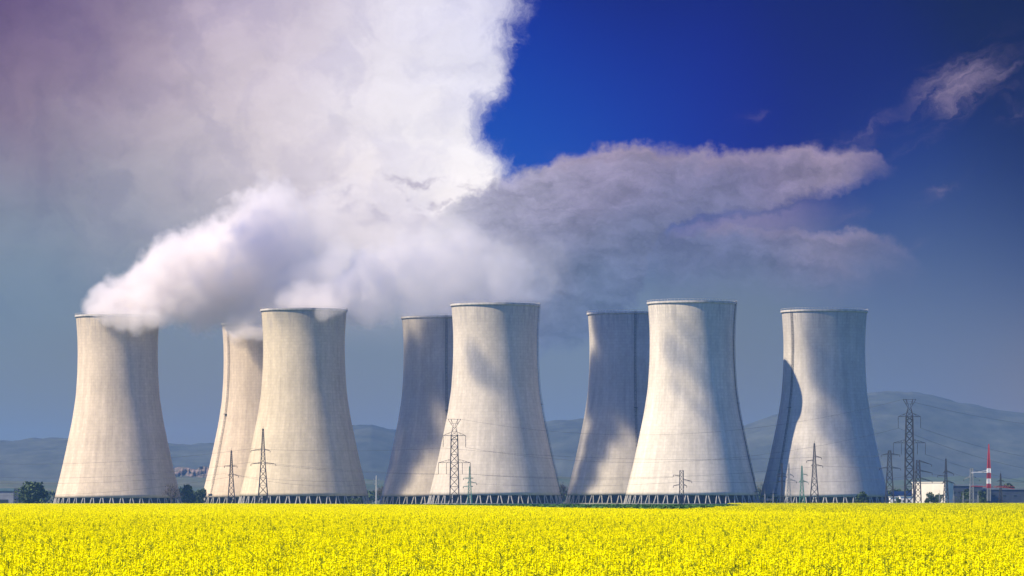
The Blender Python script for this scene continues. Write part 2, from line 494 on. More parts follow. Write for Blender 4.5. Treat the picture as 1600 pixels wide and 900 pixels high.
def grid_mesh(name, X, Y, Z, m, parent=None):
    nr, nc = X.shape
    me = bpy.data.meshes.new(name)
    co = np.stack([X, Y, Z], -1).reshape(-1, 3).astype(np.float32)
    idx = np.arange(nr * nc).reshape(nr, nc)
    q = np.stack([idx[:-1, :-1], idx[:-1, 1:], idx[1:, 1:], idx[1:, :-1]], -1).reshape(-1, 4)
    me.from_pydata(co.tolist(), [], q.tolist())
    me.polygons.foreach_set('use_smooth', [True] * len(me.polygons))
    me.materials.append(m)
    return link(bpy.data.objects.new(name, me), parent)


def make_hills(ridge, d0, d1, d2, m, seed, rough, trees):
    """a ridge whose crest stands at distance d1, slopes from d0 up and down to d2"""
    px = np.linspace(-700, 2300, 1100)
    dist = np.concatenate([np.linspace(d0, d1, 34), np.linspace(d1, d2, 14)[1:]])
    P, D = np.meshgrid(px, dist)
    rx, ry = zip(*ridge)
    crest = (HY - np.interp(P, rx, ry)) * d1 / F + ZC
    t = np.where(D < d1, (D - d0) / (d1 - d0), (d2 - D) / (d2 - d1))
    prof = np.sin(np.clip(t, 0, 1) * math.pi / 2) ** 1.5
    X = (P - 800) * D / F
    n = fbm(X / 600, D / 600, seed) - 0.48
    Z = crest * prof + n * rough * prof * np.clip((1 - t) * 4 + 0.1, 0, 1) - 3
    jag = (fbm(X / 34, D / 900, seed + 5, 4) - 0.45) * trees
    Z = Z + np.where(t > 0.93, jag, 0)
    return tag(grid_mesh('hills', X, D, Z, m), kind='structure')


RIDGE = [(-700, 705), (-300, 694), (0, 687), (60, 684), (110, 681), (160, 684), (280, 691), (330, 691), (420, 682), (500, 673), (540, 664), (580, 661), (615, 668),
         (660, 680), (740, 684), (800, 674), (850, 658), (880, 653), (915, 652), (960, 664), (1050, 682), (1100, 678), (1160, 662), (1210, 645), (1300, 622), (1370, 612),
         (1425, 612), (1450, 617), (1500, 628), (1560, 639), (1600, 642), (1800, 655), (2300, 690)]
HILL = hill_material('wooded_slope_haze_tint', (0.042, 0.052, 0.052), (0.058, 0.067, 0.06))  # bluish haze tint mixed into the slope colour, on top of the haze volume
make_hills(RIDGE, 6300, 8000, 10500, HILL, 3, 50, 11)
LOWR = [(-700, 752), (0, 748), (120, 752), (290, 741), (330, 745), (560, 748), (640, 752), (860, 742), (900, 744), (1100, 752), (1380, 748), (1500, 741), (1600, 745), (2300, 755)]
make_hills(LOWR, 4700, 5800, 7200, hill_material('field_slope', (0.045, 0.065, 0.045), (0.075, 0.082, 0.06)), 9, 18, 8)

# pale quarry face between the two leftmost towers
def make_quarry():
    d = 5600.0
    n = 60; h = 14
    us = np.linspace(wx(268, d), wx(328, d), n)
    X = np.zeros((h, n)); Y = np.zeros((h, n)); Z = np.zeros((h, n))
    for j in range(h):
        t = j / (h - 1)
        X[j] = us
        Y[j] = d + t * 45 + (fbm(us / 6, us * 0 + j * 0.9, 4) - 0.5) * 22
        top = wz(729, d) + (fbm(us / 12, us * 0, 8) - 0.5) * 10
        Z[j] = -1 + top * (t ** 0.8)
    m = bpy.data.materials.new('quarry_stone'); m.use_nodes = True
    N = NT(m.node_tree); b = m.node_tree.nodes['Principled BSDF']; b.inputs['Roughness'].default_value = 0.95
    co = N.node('ShaderNodeTexCoord').outputs['Object']
    f = N.noise(N.v('MULTIPLY', co, (1, 1, 2)), 0.09, 6, 0.7).outputs[0]
    m.node_tree.links.new(N.mix(N.smooth(f, 0.4, 0.6), (0.15, 0.11, 0.10), (0.06, 0.058, 0.05)), b.inputs['Base Color'])
    o = grid_mesh('quarry_terrain', X, Y, Z, m)
    tag(o, kind='structure')

make_quarry()

# ------------------------------------------------------------------ cooling towers
Z0, Z1 = 5.9, 123.3
PROF = [(0, 40.6), (0.042, 39.4), (0.17, 35.7), (0.30, 32.4), (0.428, 29.3), (0.557, 27.0), (0.686, 26.0), (0.80, 25.75), (0.88, 25.95), (0.96, 26.6), (1.0, 26.9)]
_ps, _pr = zip(*PROF)

def _smooth_profile(k=60):
    s = np.linspace(0, 1, k)
    r = np.interp(s, _ps, _pr)
    for _ in range(3):
        r[1:-1] = (r[:-2] + 2 * r[1:-1] + r[2:]) / 4
    return s, r
SP, RP = _smooth_profile()
def tower_radius(z): return float(np.interp((z - Z0) / (Z1 - Z0), SP, RP))

def shell_mesh():
    b = MB()
    outer = [(r, Z0 + s * (Z1 - Z0)) for s, r in zip(SP, RP)]
    inner = [(r - 0.75, z) for r, z in outer][::-1]
    b.lathe(outer + inner, 144, closed=True)
    me = b.mesh('shell', True)
    return me

def rim_mesh():
    b = MB()
    r = tower_radius(Z1)
    b.lathe([(r + 0.02, Z1 - 1.3), (r + 0.75, Z1 - 0.75), (r + 0.75, Z1 + 0.35), (r - 1.0, Z1 + 0.35), (r - 1.0, Z1 - 0.6)], 144)
    for i in range(72):   # handrail posts
        t = 2 * math.pi * i / 72
        q = ((r + 0.6) * math.sin(t), -(r + 0.6) * math.cos(t))
        b.bar((*q, Z1 + 0.35), (*q, Z1 + 1.4), 0.09)
    b.lathe([(r + 0.55, Z1 + 1.36), (r + 0.65, Z1 + 1.36), (r + 0.65, Z1 + 1.46), (r + 0.55, Z1 + 1.46)], 96, closed=True)
    return b.mesh('rim')

def leg_mesh():
    """one V of two inclined struts, foot at the origin side"""
    b = MB()
    half = math.pi / 40
    r1 = tower_radius(Z0) - 0.4; r0 = r1 + 1.9
    foot = (r0, -0.3)
    for s in (-1, 1):
        a1 = s * half * 0.16; a0 = s * half * 0.62
        p = (foot[0] * math.sin(a0), -foot[0] * math.cos(a0), -1.5)
        q = (r1 * math.sin(a1), -r1 * math.cos(a1), Z0 + 0.12)
        b.bar(p, q, 0.8, 0.66, n=6)
    b.box((p[0], p[1], -0.55), (1.6, 1.6, 1.6))
    return b.mesh('support_leg')

def ladder_mesh():
    b = MB()
    zs = np.linspace(Z0 + 2.0, Z1 + 1.0, 34)
    for s in (-0.55, 0.55):
        pts = [(s, -(tower_radius(z) + 0.5), z) for z in zs]
        b.tube(pts, 0.26, 4)
    for k, z in enumerate(np.arange(Z0 + 2.2, Z1, 0.9)):
        b.bar((-0.55, -(tower_radius(z) + 0.5), z), (0.55, -(tower_radius(z) + 0.5), z), 0.12)
    for z in np.arange(Z0 + 5, Z1, 2.7):     # cage hoops and stand-offs
        r = tower_radius(z)
        ring = [(0.6 * math.cos(t), -(r + 0.5 + 0.75 * math.sin(t)), z) for t in np.linspace(0, math.pi, 7)]
        b.tube(ring, 0.16, 4)
        b.bar((0.5, -(r - 0.05), z), (0.5, -(r + 0.55), z), 0.16)
        b.bar((-0.5, -(r - 0.05), z), (-0.5, -(r + 0.55), z), 0.16)
    for s in (-0.5, 0.0, 0.5):
        pts = [(s, -(tower_radius(z) + 1.2), z) for z in zs[2:]]
        b.tube(pts, 0.09, 4)
    b.box((0, -(tower_radius(62) + 0.8), 62), (2.4, 1.5, 0.3))
    b.box((-1.2, -(tower_radius(8) + 0.8), Z0 + 2.2), (5.4, 1.4, 0.3))
    return b.mesh('ladder')

def basin_mesh():
    b = MB()
    b.lathe([(44.5, -1.6), (44.5, 0.9), (44.0, 0.9), (44.0, -1.6)], 96)
    return b.mesh('basin')

def fill_mesh():
    """dark packing and louvres seen between the struts"""
    b = MB()
    b.lathe([(37.3, -0.5), (37.3, Z0 - 0.1), (0.1, Z0 - 0.1)], 80)
    for i in range(80):
        t = 2 * math.pi * (i + 0.5) / 80
        b.box((37.6 * math.sin(t), -37.6 * math.cos(t), 3.2), (0.35, 0.5, 5.0), rz=t)
    return b.mesh('fill')

M_DARK = mat('wet_packing', (0.02, 0.027, 0.045), 0.6)
M_STEEL = mat('weathered_steel', (0.10, 0.10, 0.11), 0.6, 0.25, 3.0, 0.3)
M_STRUT = mat('strut_concrete', (0.33, 0.315, 0.29), 0.9, 0.2, 0.8)
M_RIM = mat('rim_concrete', (0.40, 0.375, 0.35), 0.85, 0.2, 0.4)
M_BASIN = mat('basin_concrete', (0.22, 0.21, 0.19), 0.9, 0.25, 0.3)
ME = dict(shell=shell_mesh(), rim=rim_mesh(), leg=leg_mesh(), ladder=ladder_mesh(), basin=basin_mesh(), fill=fill_mesh())
for k, m in (('shell', M_RIM), ('rim', M_RIM), ('leg', M_STRUT), ('ladder', M_STEEL), ('basin', M_BASIN), ('fill', M_DARK)):
    ME[k].materials.append(m)

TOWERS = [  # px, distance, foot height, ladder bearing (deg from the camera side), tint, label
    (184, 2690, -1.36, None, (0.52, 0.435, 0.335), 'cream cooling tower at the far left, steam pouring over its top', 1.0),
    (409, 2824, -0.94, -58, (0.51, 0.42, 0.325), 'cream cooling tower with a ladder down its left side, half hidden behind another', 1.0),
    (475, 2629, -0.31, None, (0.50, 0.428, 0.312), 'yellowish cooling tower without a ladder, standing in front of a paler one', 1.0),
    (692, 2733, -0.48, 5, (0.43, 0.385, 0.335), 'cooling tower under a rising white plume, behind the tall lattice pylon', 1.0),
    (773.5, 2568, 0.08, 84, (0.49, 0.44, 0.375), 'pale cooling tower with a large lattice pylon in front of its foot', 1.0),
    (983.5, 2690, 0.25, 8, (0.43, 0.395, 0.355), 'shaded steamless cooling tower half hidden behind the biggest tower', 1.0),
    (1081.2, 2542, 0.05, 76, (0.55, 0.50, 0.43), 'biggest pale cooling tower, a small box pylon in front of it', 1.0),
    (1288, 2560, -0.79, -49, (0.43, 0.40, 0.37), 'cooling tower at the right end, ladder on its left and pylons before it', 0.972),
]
for i, (px, d, zoff, lad, tint, label, sc) in enumerate(TOWERS):
    t = tag(empty('cooling_tower', (wx(px, d), d, zoff)), label, 'cooling tower', 'cooling towers of the power station')
    t.scale = (sc, sc, sc)
    face = math.atan2(wx(px, d), d)     # turn each part towards the view axis the photo was taken from
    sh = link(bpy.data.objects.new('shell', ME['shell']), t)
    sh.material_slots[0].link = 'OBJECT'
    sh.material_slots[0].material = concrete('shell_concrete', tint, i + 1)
    link(bpy.data.objects.new('rim', ME['rim']), t)
    link(bpy.data.objects.new('basin', ME['basin']), t)
    link(bpy.data.objects.new('fill', ME['fill']), t)
    if lad is not None:
        l = link(bpy.data.objects.new('ladder', ME['ladder']), t)
        l.rotation_euler.z = R(lad) - face
    for k in range(40):
        l = link(bpy.data.objects.new('support_leg', ME['leg']), t)
        l.rotation_euler.z = 2 * math.pi * (k + 0.37 * i) / 40

# ------------------------------------------------------------------ steam, and unseen cloud added for shade
_ico = bmesh.new(); bmesh.ops.create_icosphere(_ico, subdivisions=3, radius=1.0)
ICO_V = np.array([v.co[:] for v in _ico.verts]); ICO_F = np.array([[v.index for v in f.verts] for f in _ico.faces]); _ico.free()

def vapour_material(name, blobs, density, seed, fade=None, color=(0.94, 0.91, 0.912), scales=(0.03, 0.1), rag=1.0, core=0.5, step=0.15):
    """cloud density from its billows (centre, radius): thick inside, torn to nothing at the edge"""
    m = bpy.data.materials.new(name); m.use_nodes = True
    t = m.node_tree; t.nodes.clear()
    N = NT(t)
    out = N.node('ShaderNodeOutputMaterial')
    pv = N.node('ShaderNodeVolumePrincipled')
    pv.inputs['Color'].default_value = (*color, 1)
    pv.inputs['Anisotropy'].default_value = 0.1
    co = N.node('ShaderNodeTexCoord').outputs['Object']
    off = N.v('ADD', co, (seed * 91.0, seed * 17.0, 0))
    n1 = N.noise(off, scales[0], 2, 0.55).outputs[0]
    n2 = N.noise(off, scales[1], 4, 0.62).outputs[0]
    g = None
    for c, r in blobs:
        q = N.m('MULTIPLY', N.v('DISTANCE', co, tuple(c)), 1.0 / r)
        g = q if g is None else N.m('SMOOTH_MIN', g, q, 0.2)
    e = N.m('ADD', N.m('MULTIPLY', N.m('SUBTRACT', n1, 0.5), 1.1 * rag), N.m('MULTIPLY', N.m('SUBTRACT', n2, 0.5), 0.9 * rag))
    dn = N.smooth(N.m('ADD', g, e), 0.95, core)
    dn = N.m('MULTIPLY', dn, density)
    if fade is not None:
        dn = N.m('MULTIPLY', dn, N.smooth(N.sep(co)[0], fade[1], fade[0], fade[2] if len(fade) > 2 else 0.0, 1.0))
    t.links.new(dn, pv.inputs['Density'])
    t.links.new(pv.outputs[0], out.inputs['Volume'])
    m.cycles.volume_step_rate = step
    return m

def vapour_mesh(name, org, blobs, voxel, grow):
    vs = []; fs = []; k = 0
    for c, r in blobs:
        vs.append(ICO_V * r * grow + np.array(c)); fs.append(ICO_F + k); k += len(ICO_V)
    me = bpy.data.meshes.new(name)
    me.from_pydata(np.concatenate(vs).tolist(), [], np.concatenate(fs).tolist())
    o = bpy.data.objects.new(name, me); o.location = org
    link(o)
    rm = o.modifiers.new('merge', 'REMESH'); rm.mode = 'VOXEL'; rm.voxel_size = voxel
    return o

def plume(label, pxblobs, density, seed, fade=None, **kw):
    px0, py0, _, d0 = pxblobs[0]
    org = Vector((wx(px0, d0), d0, wz(py0, d0)))
    blobs = [((wx(px, d) - org.x, d - org.y, wz(py, d) - org.z), rp * d / F) for px, py, rp, d in pxblobs]
    o = vapour_mesh('steam_plume', org, blobs, 3.0, 1.12)
    if fade: fade = (wx(fade[0], d0) - org.x, wx(fade[1], d0) - org.x) + tuple(fade[2:])
    o.data.materials.append(vapour_material('steam', blobs, density, seed, fade, **kw))
    return tag(o, label, 'steam', 'steam plumes from the cooling towers')

plume('thick white steam plume rolling right from the leftmost tower', [
    (152, 482, 28, 2688), (150, 490, 20, 2676), (160, 490, 22, 2664), (176, 494, 25, 2659), (166, 470, 36, 2688), (170, 490, 26, 2664), (184, 478, 40, 2674), (190, 498, 26, 2657), (200, 460, 50, 2690), (212, 500, 26, 2656), (222, 480, 42, 2670), (236, 498, 25, 2659),
    (228, 446, 60, 2690), (252, 484, 34, 2676), (258, 455, 58, 2690), (268, 424, 70, 2694), (292, 462, 58, 2692), (312, 420, 84, 2700), (325, 485, 46, 2698), (352, 412, 92, 2704), (365, 482, 52, 2706), (398, 404, 98, 2712),
    (410, 470, 62, 2712), (440, 360, 90, 2722), (450, 430, 88, 2718), (500, 390, 96, 2728), (540, 350, 90, 2734), (570, 418, 98, 2735), (630, 390, 100, 2745), (700, 400, 90, 2755)], 0.085, 1, fade=(330, 540, 0.09), rag=0.95, core=0.6, color=(0.94, 0.91, 0.91))
plume('low pinkish steam rising from the half hidden tower with a ladder', [
    (376, 516, 28, 2804), (398, 512, 32, 2800), (366, 512, 24, 2790), (388, 512, 26, 2788), (405, 516, 22, 2788), (415, 495, 34, 2824), (440, 470, 50, 2830), (490, 450, 62, 2840), (540, 440, 66, 2852), (590, 440, 66, 2865)], 0.08, 2, fade=(430, 600, 0.12), core=0.6)
plume('grey white steam lifting off the yellowish tower, a tongue over its rim', [
    (455, 474, 30, 2636), (482, 468, 38, 2632), (500, 478, 26, 2612), (504, 489, 15, 2600), (514, 482, 17, 2604), (528, 480, 15, 2610), (470, 480, 26, 2620), (512, 470, 42, 2632), (538, 458, 50, 2638), (566, 476, 50, 2640), (590, 440, 66, 2644), (600, 480, 34, 2642), (640, 430, 74, 2650),
    (690, 420, 74, 2660)], 0.05, 3, fade=(520, 740, 0.15), core=0.6)
plume('white steam column climbing from the tower behind the lattice pylon', [
    (643, 482, 26, 2733), (668, 480, 30, 2733), (692, 476, 32, 2733), (662, 452, 42, 2735), (705, 445, 54, 2738), (680, 415, 52, 2738), (750, 430, 66, 2746), (730, 395, 58, 2746), (800, 420, 70, 2760), (850, 410, 60, 2775)],
    0.032, 4, fade=(660, 860, 0.12))
plume('thin grey steam drifting right above the pale tower with the large pylon', [
    (750, 468, 26, 2568), (780, 464, 34, 2568), (810, 462, 36, 2572), (836, 462, 34, 2580), (800, 435, 52, 2580), (845, 440, 40, 2590)], 0.010, 5)

def add_shade_clouds(label, spots, seed, density, rag):
    """scraps of cloud overhead, above the picture's upper edge; their shadows fall on the towers"""
    right = SUN_DIR.cross(Vector((0, 0, 1))).normalized()
    blobs = []
    for px, d, z, w, h, far in spots:
        c = Vector((wx(px, d), d, z)) + SUN_DIR * far
        n = max(1, int(round(w / h)))
        for i in range(n):
            blobs.append((c + right * ((i - (n - 1) / 2) * 2 * max(w - h, 0) / max(n - 1, 1)), h * 1.15))
    org = blobs[0][0].copy()
    bl = [((q - org)[:], r) for q, r in blobs]
    o = vapour_mesh('shade_clouds', org, bl, 4.0, 1.1)
    o.data.materials.append(vapour_material('cloud', bl, density, seed, scales=(0.03, 0.09), rag=rag, core=0.55, step=0.1))
    tag(o, label, 'shade_clouds', kind='stuff')
add_shade_clouds('thick unseen cloud blobs added overhead to shade the rear towers', (
    (1000, 2655, 104, 36, 24, 700), (972, 2655, 86, 30, 24, 690), (1010, 2655, 88, 34, 24, 705), (985, 2655, 62, 44, 20, 700), (930, 2664, 60, 14, 13, 690),
    (914, 2664, 44, 12, 12, 690), (900, 2664, 28, 12, 12, 690), (888, 2666, 12, 12, 12, 690),  # small blobs here and below stand in for neighbouring towers' cast shadows
    (714, 2700, 84, 29, 22, 760), (690, 2700, 56, 42, 20, 765), (700, 2700, 72, 38, 18, 760), (722, 2700, 100, 22, 16, 760), (640, 2704, 58, 14, 13, 750), (628, 2706, 42, 12, 12, 750), (616, 2707, 27, 12, 12, 750), (605, 2709, 12, 12, 12, 750)), 9, 0.15, 0.42)
add_shade_clouds('thin unseen cloud blobs added overhead to mottle the front towers', (
    (1305, 2527, 108, 18, 16, 720), (1325, 2529, 84, 19, 18, 735), (1270, 2523, 92, 8, 8, 740), (1330, 2531, 62, 16, 15, 735), (1282, 2522, 66, 12, 7, 720), (1262, 2522, 58, 6, 5, 720),
    (1310, 2526, 46, 14, 9, 720), (1232, 2527, 99, 4, 7, 720), (1250, 2527, 110, 8, 5, 720),
    (1080, 2515, 84, 16, 9, 640), (1100, 2516, 94, 10, 6, 650), (1060, 2512, 72, 10, 5, 650),
    (720, 2540, 98, 8, 10, 650), (738, 2541, 90, 9, 8, 660), (465, 2602, 112, 16, 7, 640), (500, 2602, 108, 14, 7, 640)), 4, 0.05, 0.8)

# ------------------------------------------------------------------ haze
def make_haze():
    b = MB()
    b.box((0, (GY0 + GY1) / 2, (HAZE_TOP - 2) / 2), (2 * GX + 200, GY1 - GY0 + 200, HAZE_TOP + 2))
    m = bpy.data.materials.new('air'); m.use_nodes = True
    t = m.node_tree; t.nodes.clear(); N = NT(t)
    out = N.node('ShaderNodeOutputMaterial'); pv = N.node('ShaderNodeVolumePrincipled')
    pv.inputs['Color'].default_value = (*HAZE_COLOR, 1)
    pv.inputs['Density'].default_value = HAZE_DENSITY
    pv.inputs['Anisotropy'].default_value = 0.0
    t.links.new(pv.outputs[0], out.inputs['Volume'])
    tag(b.build('haze', m), kind='stuff')
make_haze()

# ------------------------------------------------------------------ pylons, masts and cables
M_PYL = mat('pylon_steel', (0.03, 0.028, 0.034), 0.6, 0.2, 0.5, 0.2)
M_PYLG = mat('pylon_grey_steel', (0.22, 0.23, 0.24), 0.6, 0.2, 0.5, 0.2)
M_PYLN = mat('pylon_green_paint', (0.05, 0.16, 0.12), 0.6, 0.2, 0.5)
M_INS = mat('insulator_glass', (0.05, 0.04, 0.045), 0.3)
M_RED = mat('mast_red_paint', (0.34, 0.035, 0.05), 0.5, 0.15, 0.3)
M_WHITE = mat('mast_white_paint', (0.75, 0.73, 0.72), 0.5, 0.1, 0.3)
M_CONC = mat('pole_concrete', (0.40, 0.39, 0.38), 0.9, 0.15, 0.5)

def lattice(b, levels, leg=0.42, brace=0.25, mi=0):
    """square tapering lattice through levels (z, half width), X braced"""
    def corners(z, w): return [(-w, -w, z), (w, -w, z), (w, w, z), (-w, w, z)]
    for (za, wa), (zb, wb) in zip(levels[:-1], levels[1:]):
        A, B = corners(za, wa), corners(zb, wb)
        for i in range(4):
            j = (i + 1) % 4
            b.bar(A[i], B[i], leg, mi=mi)
            b.bar(A[i], B[j], brace, mi=mi); b.bar(A[j], B[i], brace, mi=mi)
            b.bar(B[i], B[j], brace, mi=mi)

def levels(z0, w0, z1, w1, ratio=1.5):
    out = [(z0, w0)]; z = z0
    while True:
        w = w0 + (w1 - w0) * (z - z0) / (z1 - z0)
        step = max(2 * w * ratio * 0.7, 1.1)
        if z + step * 1.4 >= z1: break
        z += step; out.append((z, w0 + (w1 - w0) * (z - z0) / (z1 - z0)))
    out.append((z1, w1))
    return out

def arm(parent, m, z, x0, x1, rise=0.9, lift=0.0, hang=0.0, name='cross_arm'):
    """lattice bracket from the body at x0 out to the tip x1"""
    b = MB()
    n = max(2, int(abs(x1 - x0) / 1.6))
    tip = Vector((x1, 0, z + lift))
    for y in (-0.5, 0.5):
        b.bar((x0, y, z), tip, 0.34); b.bar((x0, y, z + rise), tip, 0.26)
        for k in range(n):
            a = Vector((x0, y, z)).lerp(tip, k / n); c = Vector((x0, y, z + rise)).lerp(tip, (k + 0.5) / n)
            b.bar(a, c, 0.13); b.bar(c, Vector((x0, y, z)).lerp(tip, (k + 1) / n), 0.13)
    o = b.build(name, m, parent)
    if hang: insulator(parent, (x1, 0, z + lift), hang)
    return o

def insulator(parent, p, length):
    b = MB()
    p = Vector(p)
    b.bar(p, p - Vector((0, 0, length)), 0.14)
    n = max(4, int(length / 0.35))
    for k in range(n):
        c = p - Vector((0, 0, 0.3 + (length - 0.5) * k / (n - 1)))
        b.bar(c, c - Vector((0, 0, 0.2)), 0.42, 0.3, n=8)
    return b.build('insulator', M_INS, parent)

def pylon(px, py_top, d, label, m, kind='spire', base=1.7, top=0.28, arms=(), rz=0.0, name='pylon'):
    """arms: (photo row, left reach px, right reach px, lift px); all turned into metres at distance d"""
    k = d / F
    h = wz(py_top, d)
    t = tag(empty(name, (wx(px, d), d, 0)), label, 'pylon', 'pylons and masts before the towers')
    t.rotation_euler.z = rz
    b = MB()
    waist = h * (0.55 if kind == 'spire' else 1.0)
    if kind == 'spire':
        lat = levels(-0.3, base, waist, base * 0.42)[:-1] + levels(waist, base * 0.42, h, top)
    else:
        lat = levels(-0.3, base, h, top)
    lattice(b, lat)
    if kind == 'spire': b.bar((0, 0, h - 0.4), (0, 0, h + 1.6), 0.22, 0.1)
    b.build('lattice_body', m, t)
    zs, wsx = zip(*lat)
    for py, lx, rx, lift in arms:
        z = wz(py, d)
        w = float(np.interp(z, zs, wsx))
        if lx: arm(t, m, z, -w, -lx * k, 0.7, lift * k, 1.1 if lx > 6 else 0)
        if rx: arm(t, m, z, w, rx * k, 0.7, (lift if lift >= 0 else lift) * k, 1.1 if rx > 6 else 0)
    return t

def big_pylon(px, d, py_top, rows, label, m):
    """tall suspension pylon: horned head and two decks of arms with long insulator strings"""
    k = d / F
    h = wz(py_top, d); z1 = wz(rows[0], d); z2 = wz(rows[1], d)
    t = tag(empty('transmission_pylon', (wx(px, d), d, 0)), label, 'pylon', 'pylons and masts before the towers')
    b = MB()
    lattice(b, levels(-0.3, 14.0 * k * 0.52, z2, 12.0 * k * 0.5)[:-1] + levels(z2, 12 * k * 0.5, z1, 10.0 * k * 0.5), 0.62, 0.36)
    b.build('lattice_body', m, t)
    hd = MB()
    zc = z1 + (h - z1) * 0.52
    lattice(hd, [(z1, 5 * k), (z1 + (zc - z1) * 0.5, 4.0 * k), (zc, 2.2 * k)], 0.3, 0.18)
    for y in (-0.5, 0.5):
        for s in (-1, 1):
            hd.bar((s * 2.2 * k, y, zc), (s * 10 * k, y, h), 0.32)
            hd.bar((s * 1.0 * k, y, zc + 0.5), (s * 5 * k, y, h), 0.22)
            hd.bar((s * 5 * k, y, h), (s * 4.6 * k, y, zc + (h - zc) * 0.45), 0.18)
        hd.bar((-10 * k, y, h), (10 * k, y, h), 0.28)
        hd.bar((-5.6 * k, y, zc + (h - zc) * 0.45), (5.6 * k, y, zc + (h - zc) * 0.45), 0.2)
    hd.build('horned_head', m, t)
    for z, reach, hw, strings in ((z1, 17.5 * k, 5 * k, (17.5,)), (z2, 25 * k, 6 * k, (25, 12.5))):
        for s in (-1, 1):
            arm(t, m, z, s * hw, s * reach, 5.5 * k)
            for q in strings: insulator(t, (s * q * k, 0, z), 18 * k)
    return t

pylon(361.5, 704, 2420, 'small dark lattice pylon with two short arms before the cream tower with a ladder', M_PYL, arms=((729, 11, 9, 1), (742, 5, 11, -1)), base=2.2, top=0.25)
pylon(411, 670, 2380, 'taller dark spire pylon with two pairs of arms before the yellowish tower', M_PYL, arms=((703, 19, 11, -1), (724, 19, 20, -1)), base=3.0, top=0.28)
big_pylon(710, 2330, 655, (680.5, 723), 'tall lattice pylon with horned head before the pale tower', M_PYL)
pylon(734, 729, 2400, 'small greenish pylon with three uneven arms beside the tall horned pylon', M_PYLN, arms=((748, 10, 6, 1), (754, 4, 11, -1), (761, 10, 5, 1)), base=1.4, top=0.2)
pylon(1065, 735, 2400, 'small flat topped box pylon before the biggest tower', M_PYL, kind='box', arms=((744, 13, 0, 2), (750, 0, 16, -2), (758, 13, 8, -1)), base=1.35, top=1.0)
pylon(1222, 724, 2440, 'thinnest dark pylon at the left foot of the right end tower', M_PYL, arms=((741, 8, 6, 0), (745, 7, 7, 1), (752, 6, 5, -1)), base=0.9, top=0.2)
pylon(1232.5, 724, 2380, 'slim dark pylon between the thinnest pylon and the green one', M_PYLG, arms=((742, 5, 7, -1), (750, 4, 12, -2)), base=1.6, top=0.2)
pylon(1253, 728, 2400, 'slim green pylon with two arms before the right end tower', M_PYLN, arms=((742, 0, 8, 1), (752, 5, 10, -2)), base=1.6, top=0.2)
pylon(1272.5, 693, 2370, 'tall slender spire pylon before the sunlit foot of the right end tower', M_PYL, arms=((714, 0, 11, -1), (720, 12, 0, 0), (727, 5, 13, -1)), base=2.6, top=0.25)
pylon(1390, 704, 2350, 'dark flat topped pylon right of the right end tower, two pairs of arms', M_PYL, kind='box', arms=((710, 13, 16, -1), (731, 16, 17, -1)), base=2.5, top=0.75)
big_pylon(1421, 2300, 624, (651, 692), 'tall lattice pylon with horned head against the hill', M_PYL)
pylon(1434.5, 719, 2330, 'dark pylon with three arms on its right, before the white building', M_PYL, kind='box', arms=((721, 0, 21, -5), (736, 5, 22, -3), (748, 5, 22, -4)), base=1.8, top=0.9)
pylon(1478, 717, 2420, 'dark spire pylon before the low blue hall', M_PYL, arms=((737, 5, 12, -3), (744, 13, 0, 1), (752, 6, 14, -4)), base=1.7, top=0.22)
pylon(1518, 732, 2400, 'grey pylon with drooping arms left of the red and white mast', M_PYLG, kind='box', arms=((745, 12, 12, -4), ), base=1.1, top=0.7)
pylon(1563.5, 740, 2480, 'small dark pylon right of the red and white mast', M_PYL, arms=((752, 6, 6, 0), (760, 7, 7, 0)), base=1.2, top=0.2)

def red_mast():
    d = 2350.0; k = d / F
    h = wz(694, d)
    t = tag(empty('red_white_mast', (wx(1545, d), d, 0)), 'red and white banded lattice mast with a long low red arm', 'mast', 'pylons and masts before the towers')
    bands = [(783, 763, M_PYLG, 2.0, 2.0, 'grey_base'), (763, 756, M_RED, 2.1, 2.1, 'red_band'), (756, 748, M_WHITE, 2.1, 2.1, 'white_band'), (748, 739, M_RED, 2.1, 2.1, 'red_band'),
             (739, 732, M_WHITE, 2.1, 1.9, 'white_band'), (732, 694, M_RED, 1.9, 0.3, 'red_spire')]
    for y0, y1, m, w0, w1, nm in bands:
        b = MB()
        z0, z1 = max(wz(y0, d), -0.3), wz(y1, d)
        hw0, hw1 = w0 * 0.5, w1 * 0.5
        lattice(b, levels(z0, hw0 * 0.9, z1, hw1 * 0.9, 1.0), 0.42, 0.3)
        if nm != 'grey_base': b.bar((0, 0, z0), (0, 0, z1), w0 * 0.95, w1 * 0.95, n=8)
        b.build(nm, m, t)
    a = MB(); z = wz(761, d)
    for x0, x1, dz in ((-28, 0, 1.2), (0, 22, 0.0), (22, 40, -3)):
        for y in (-0.4, 0.4):
            a.bar((x0 * k, y, z + (dz if x0 < 0 else 0) * k), (x1 * k, y, z + (dz if x0 >= 0 and x1 > 22 else 0) * k), 0.42)
            n = 6
            for q in range(n):
                xa = x0 + (x1 - x0) * q / n; xb = x0 + (x1 - x0) * (q + 1) / n
                a.bar((xa * k, y, z), (xb * k, y, z + 1.1 - 0.12 * q), 0.2)
    a.build('red_arm', M_RED, t)
    w = MB(); z = wz(739.5, d)
    for y in (-0.4, 0.4):
        w.bar((-27 * k, y, z + 0.6), (0, y, z + 0.6), 0.42); w.bar((-27 * k, y, z), (0, y, z + 1.9), 0.24)
    w.build('white_arm', M_WHITE, t)
red_mast()

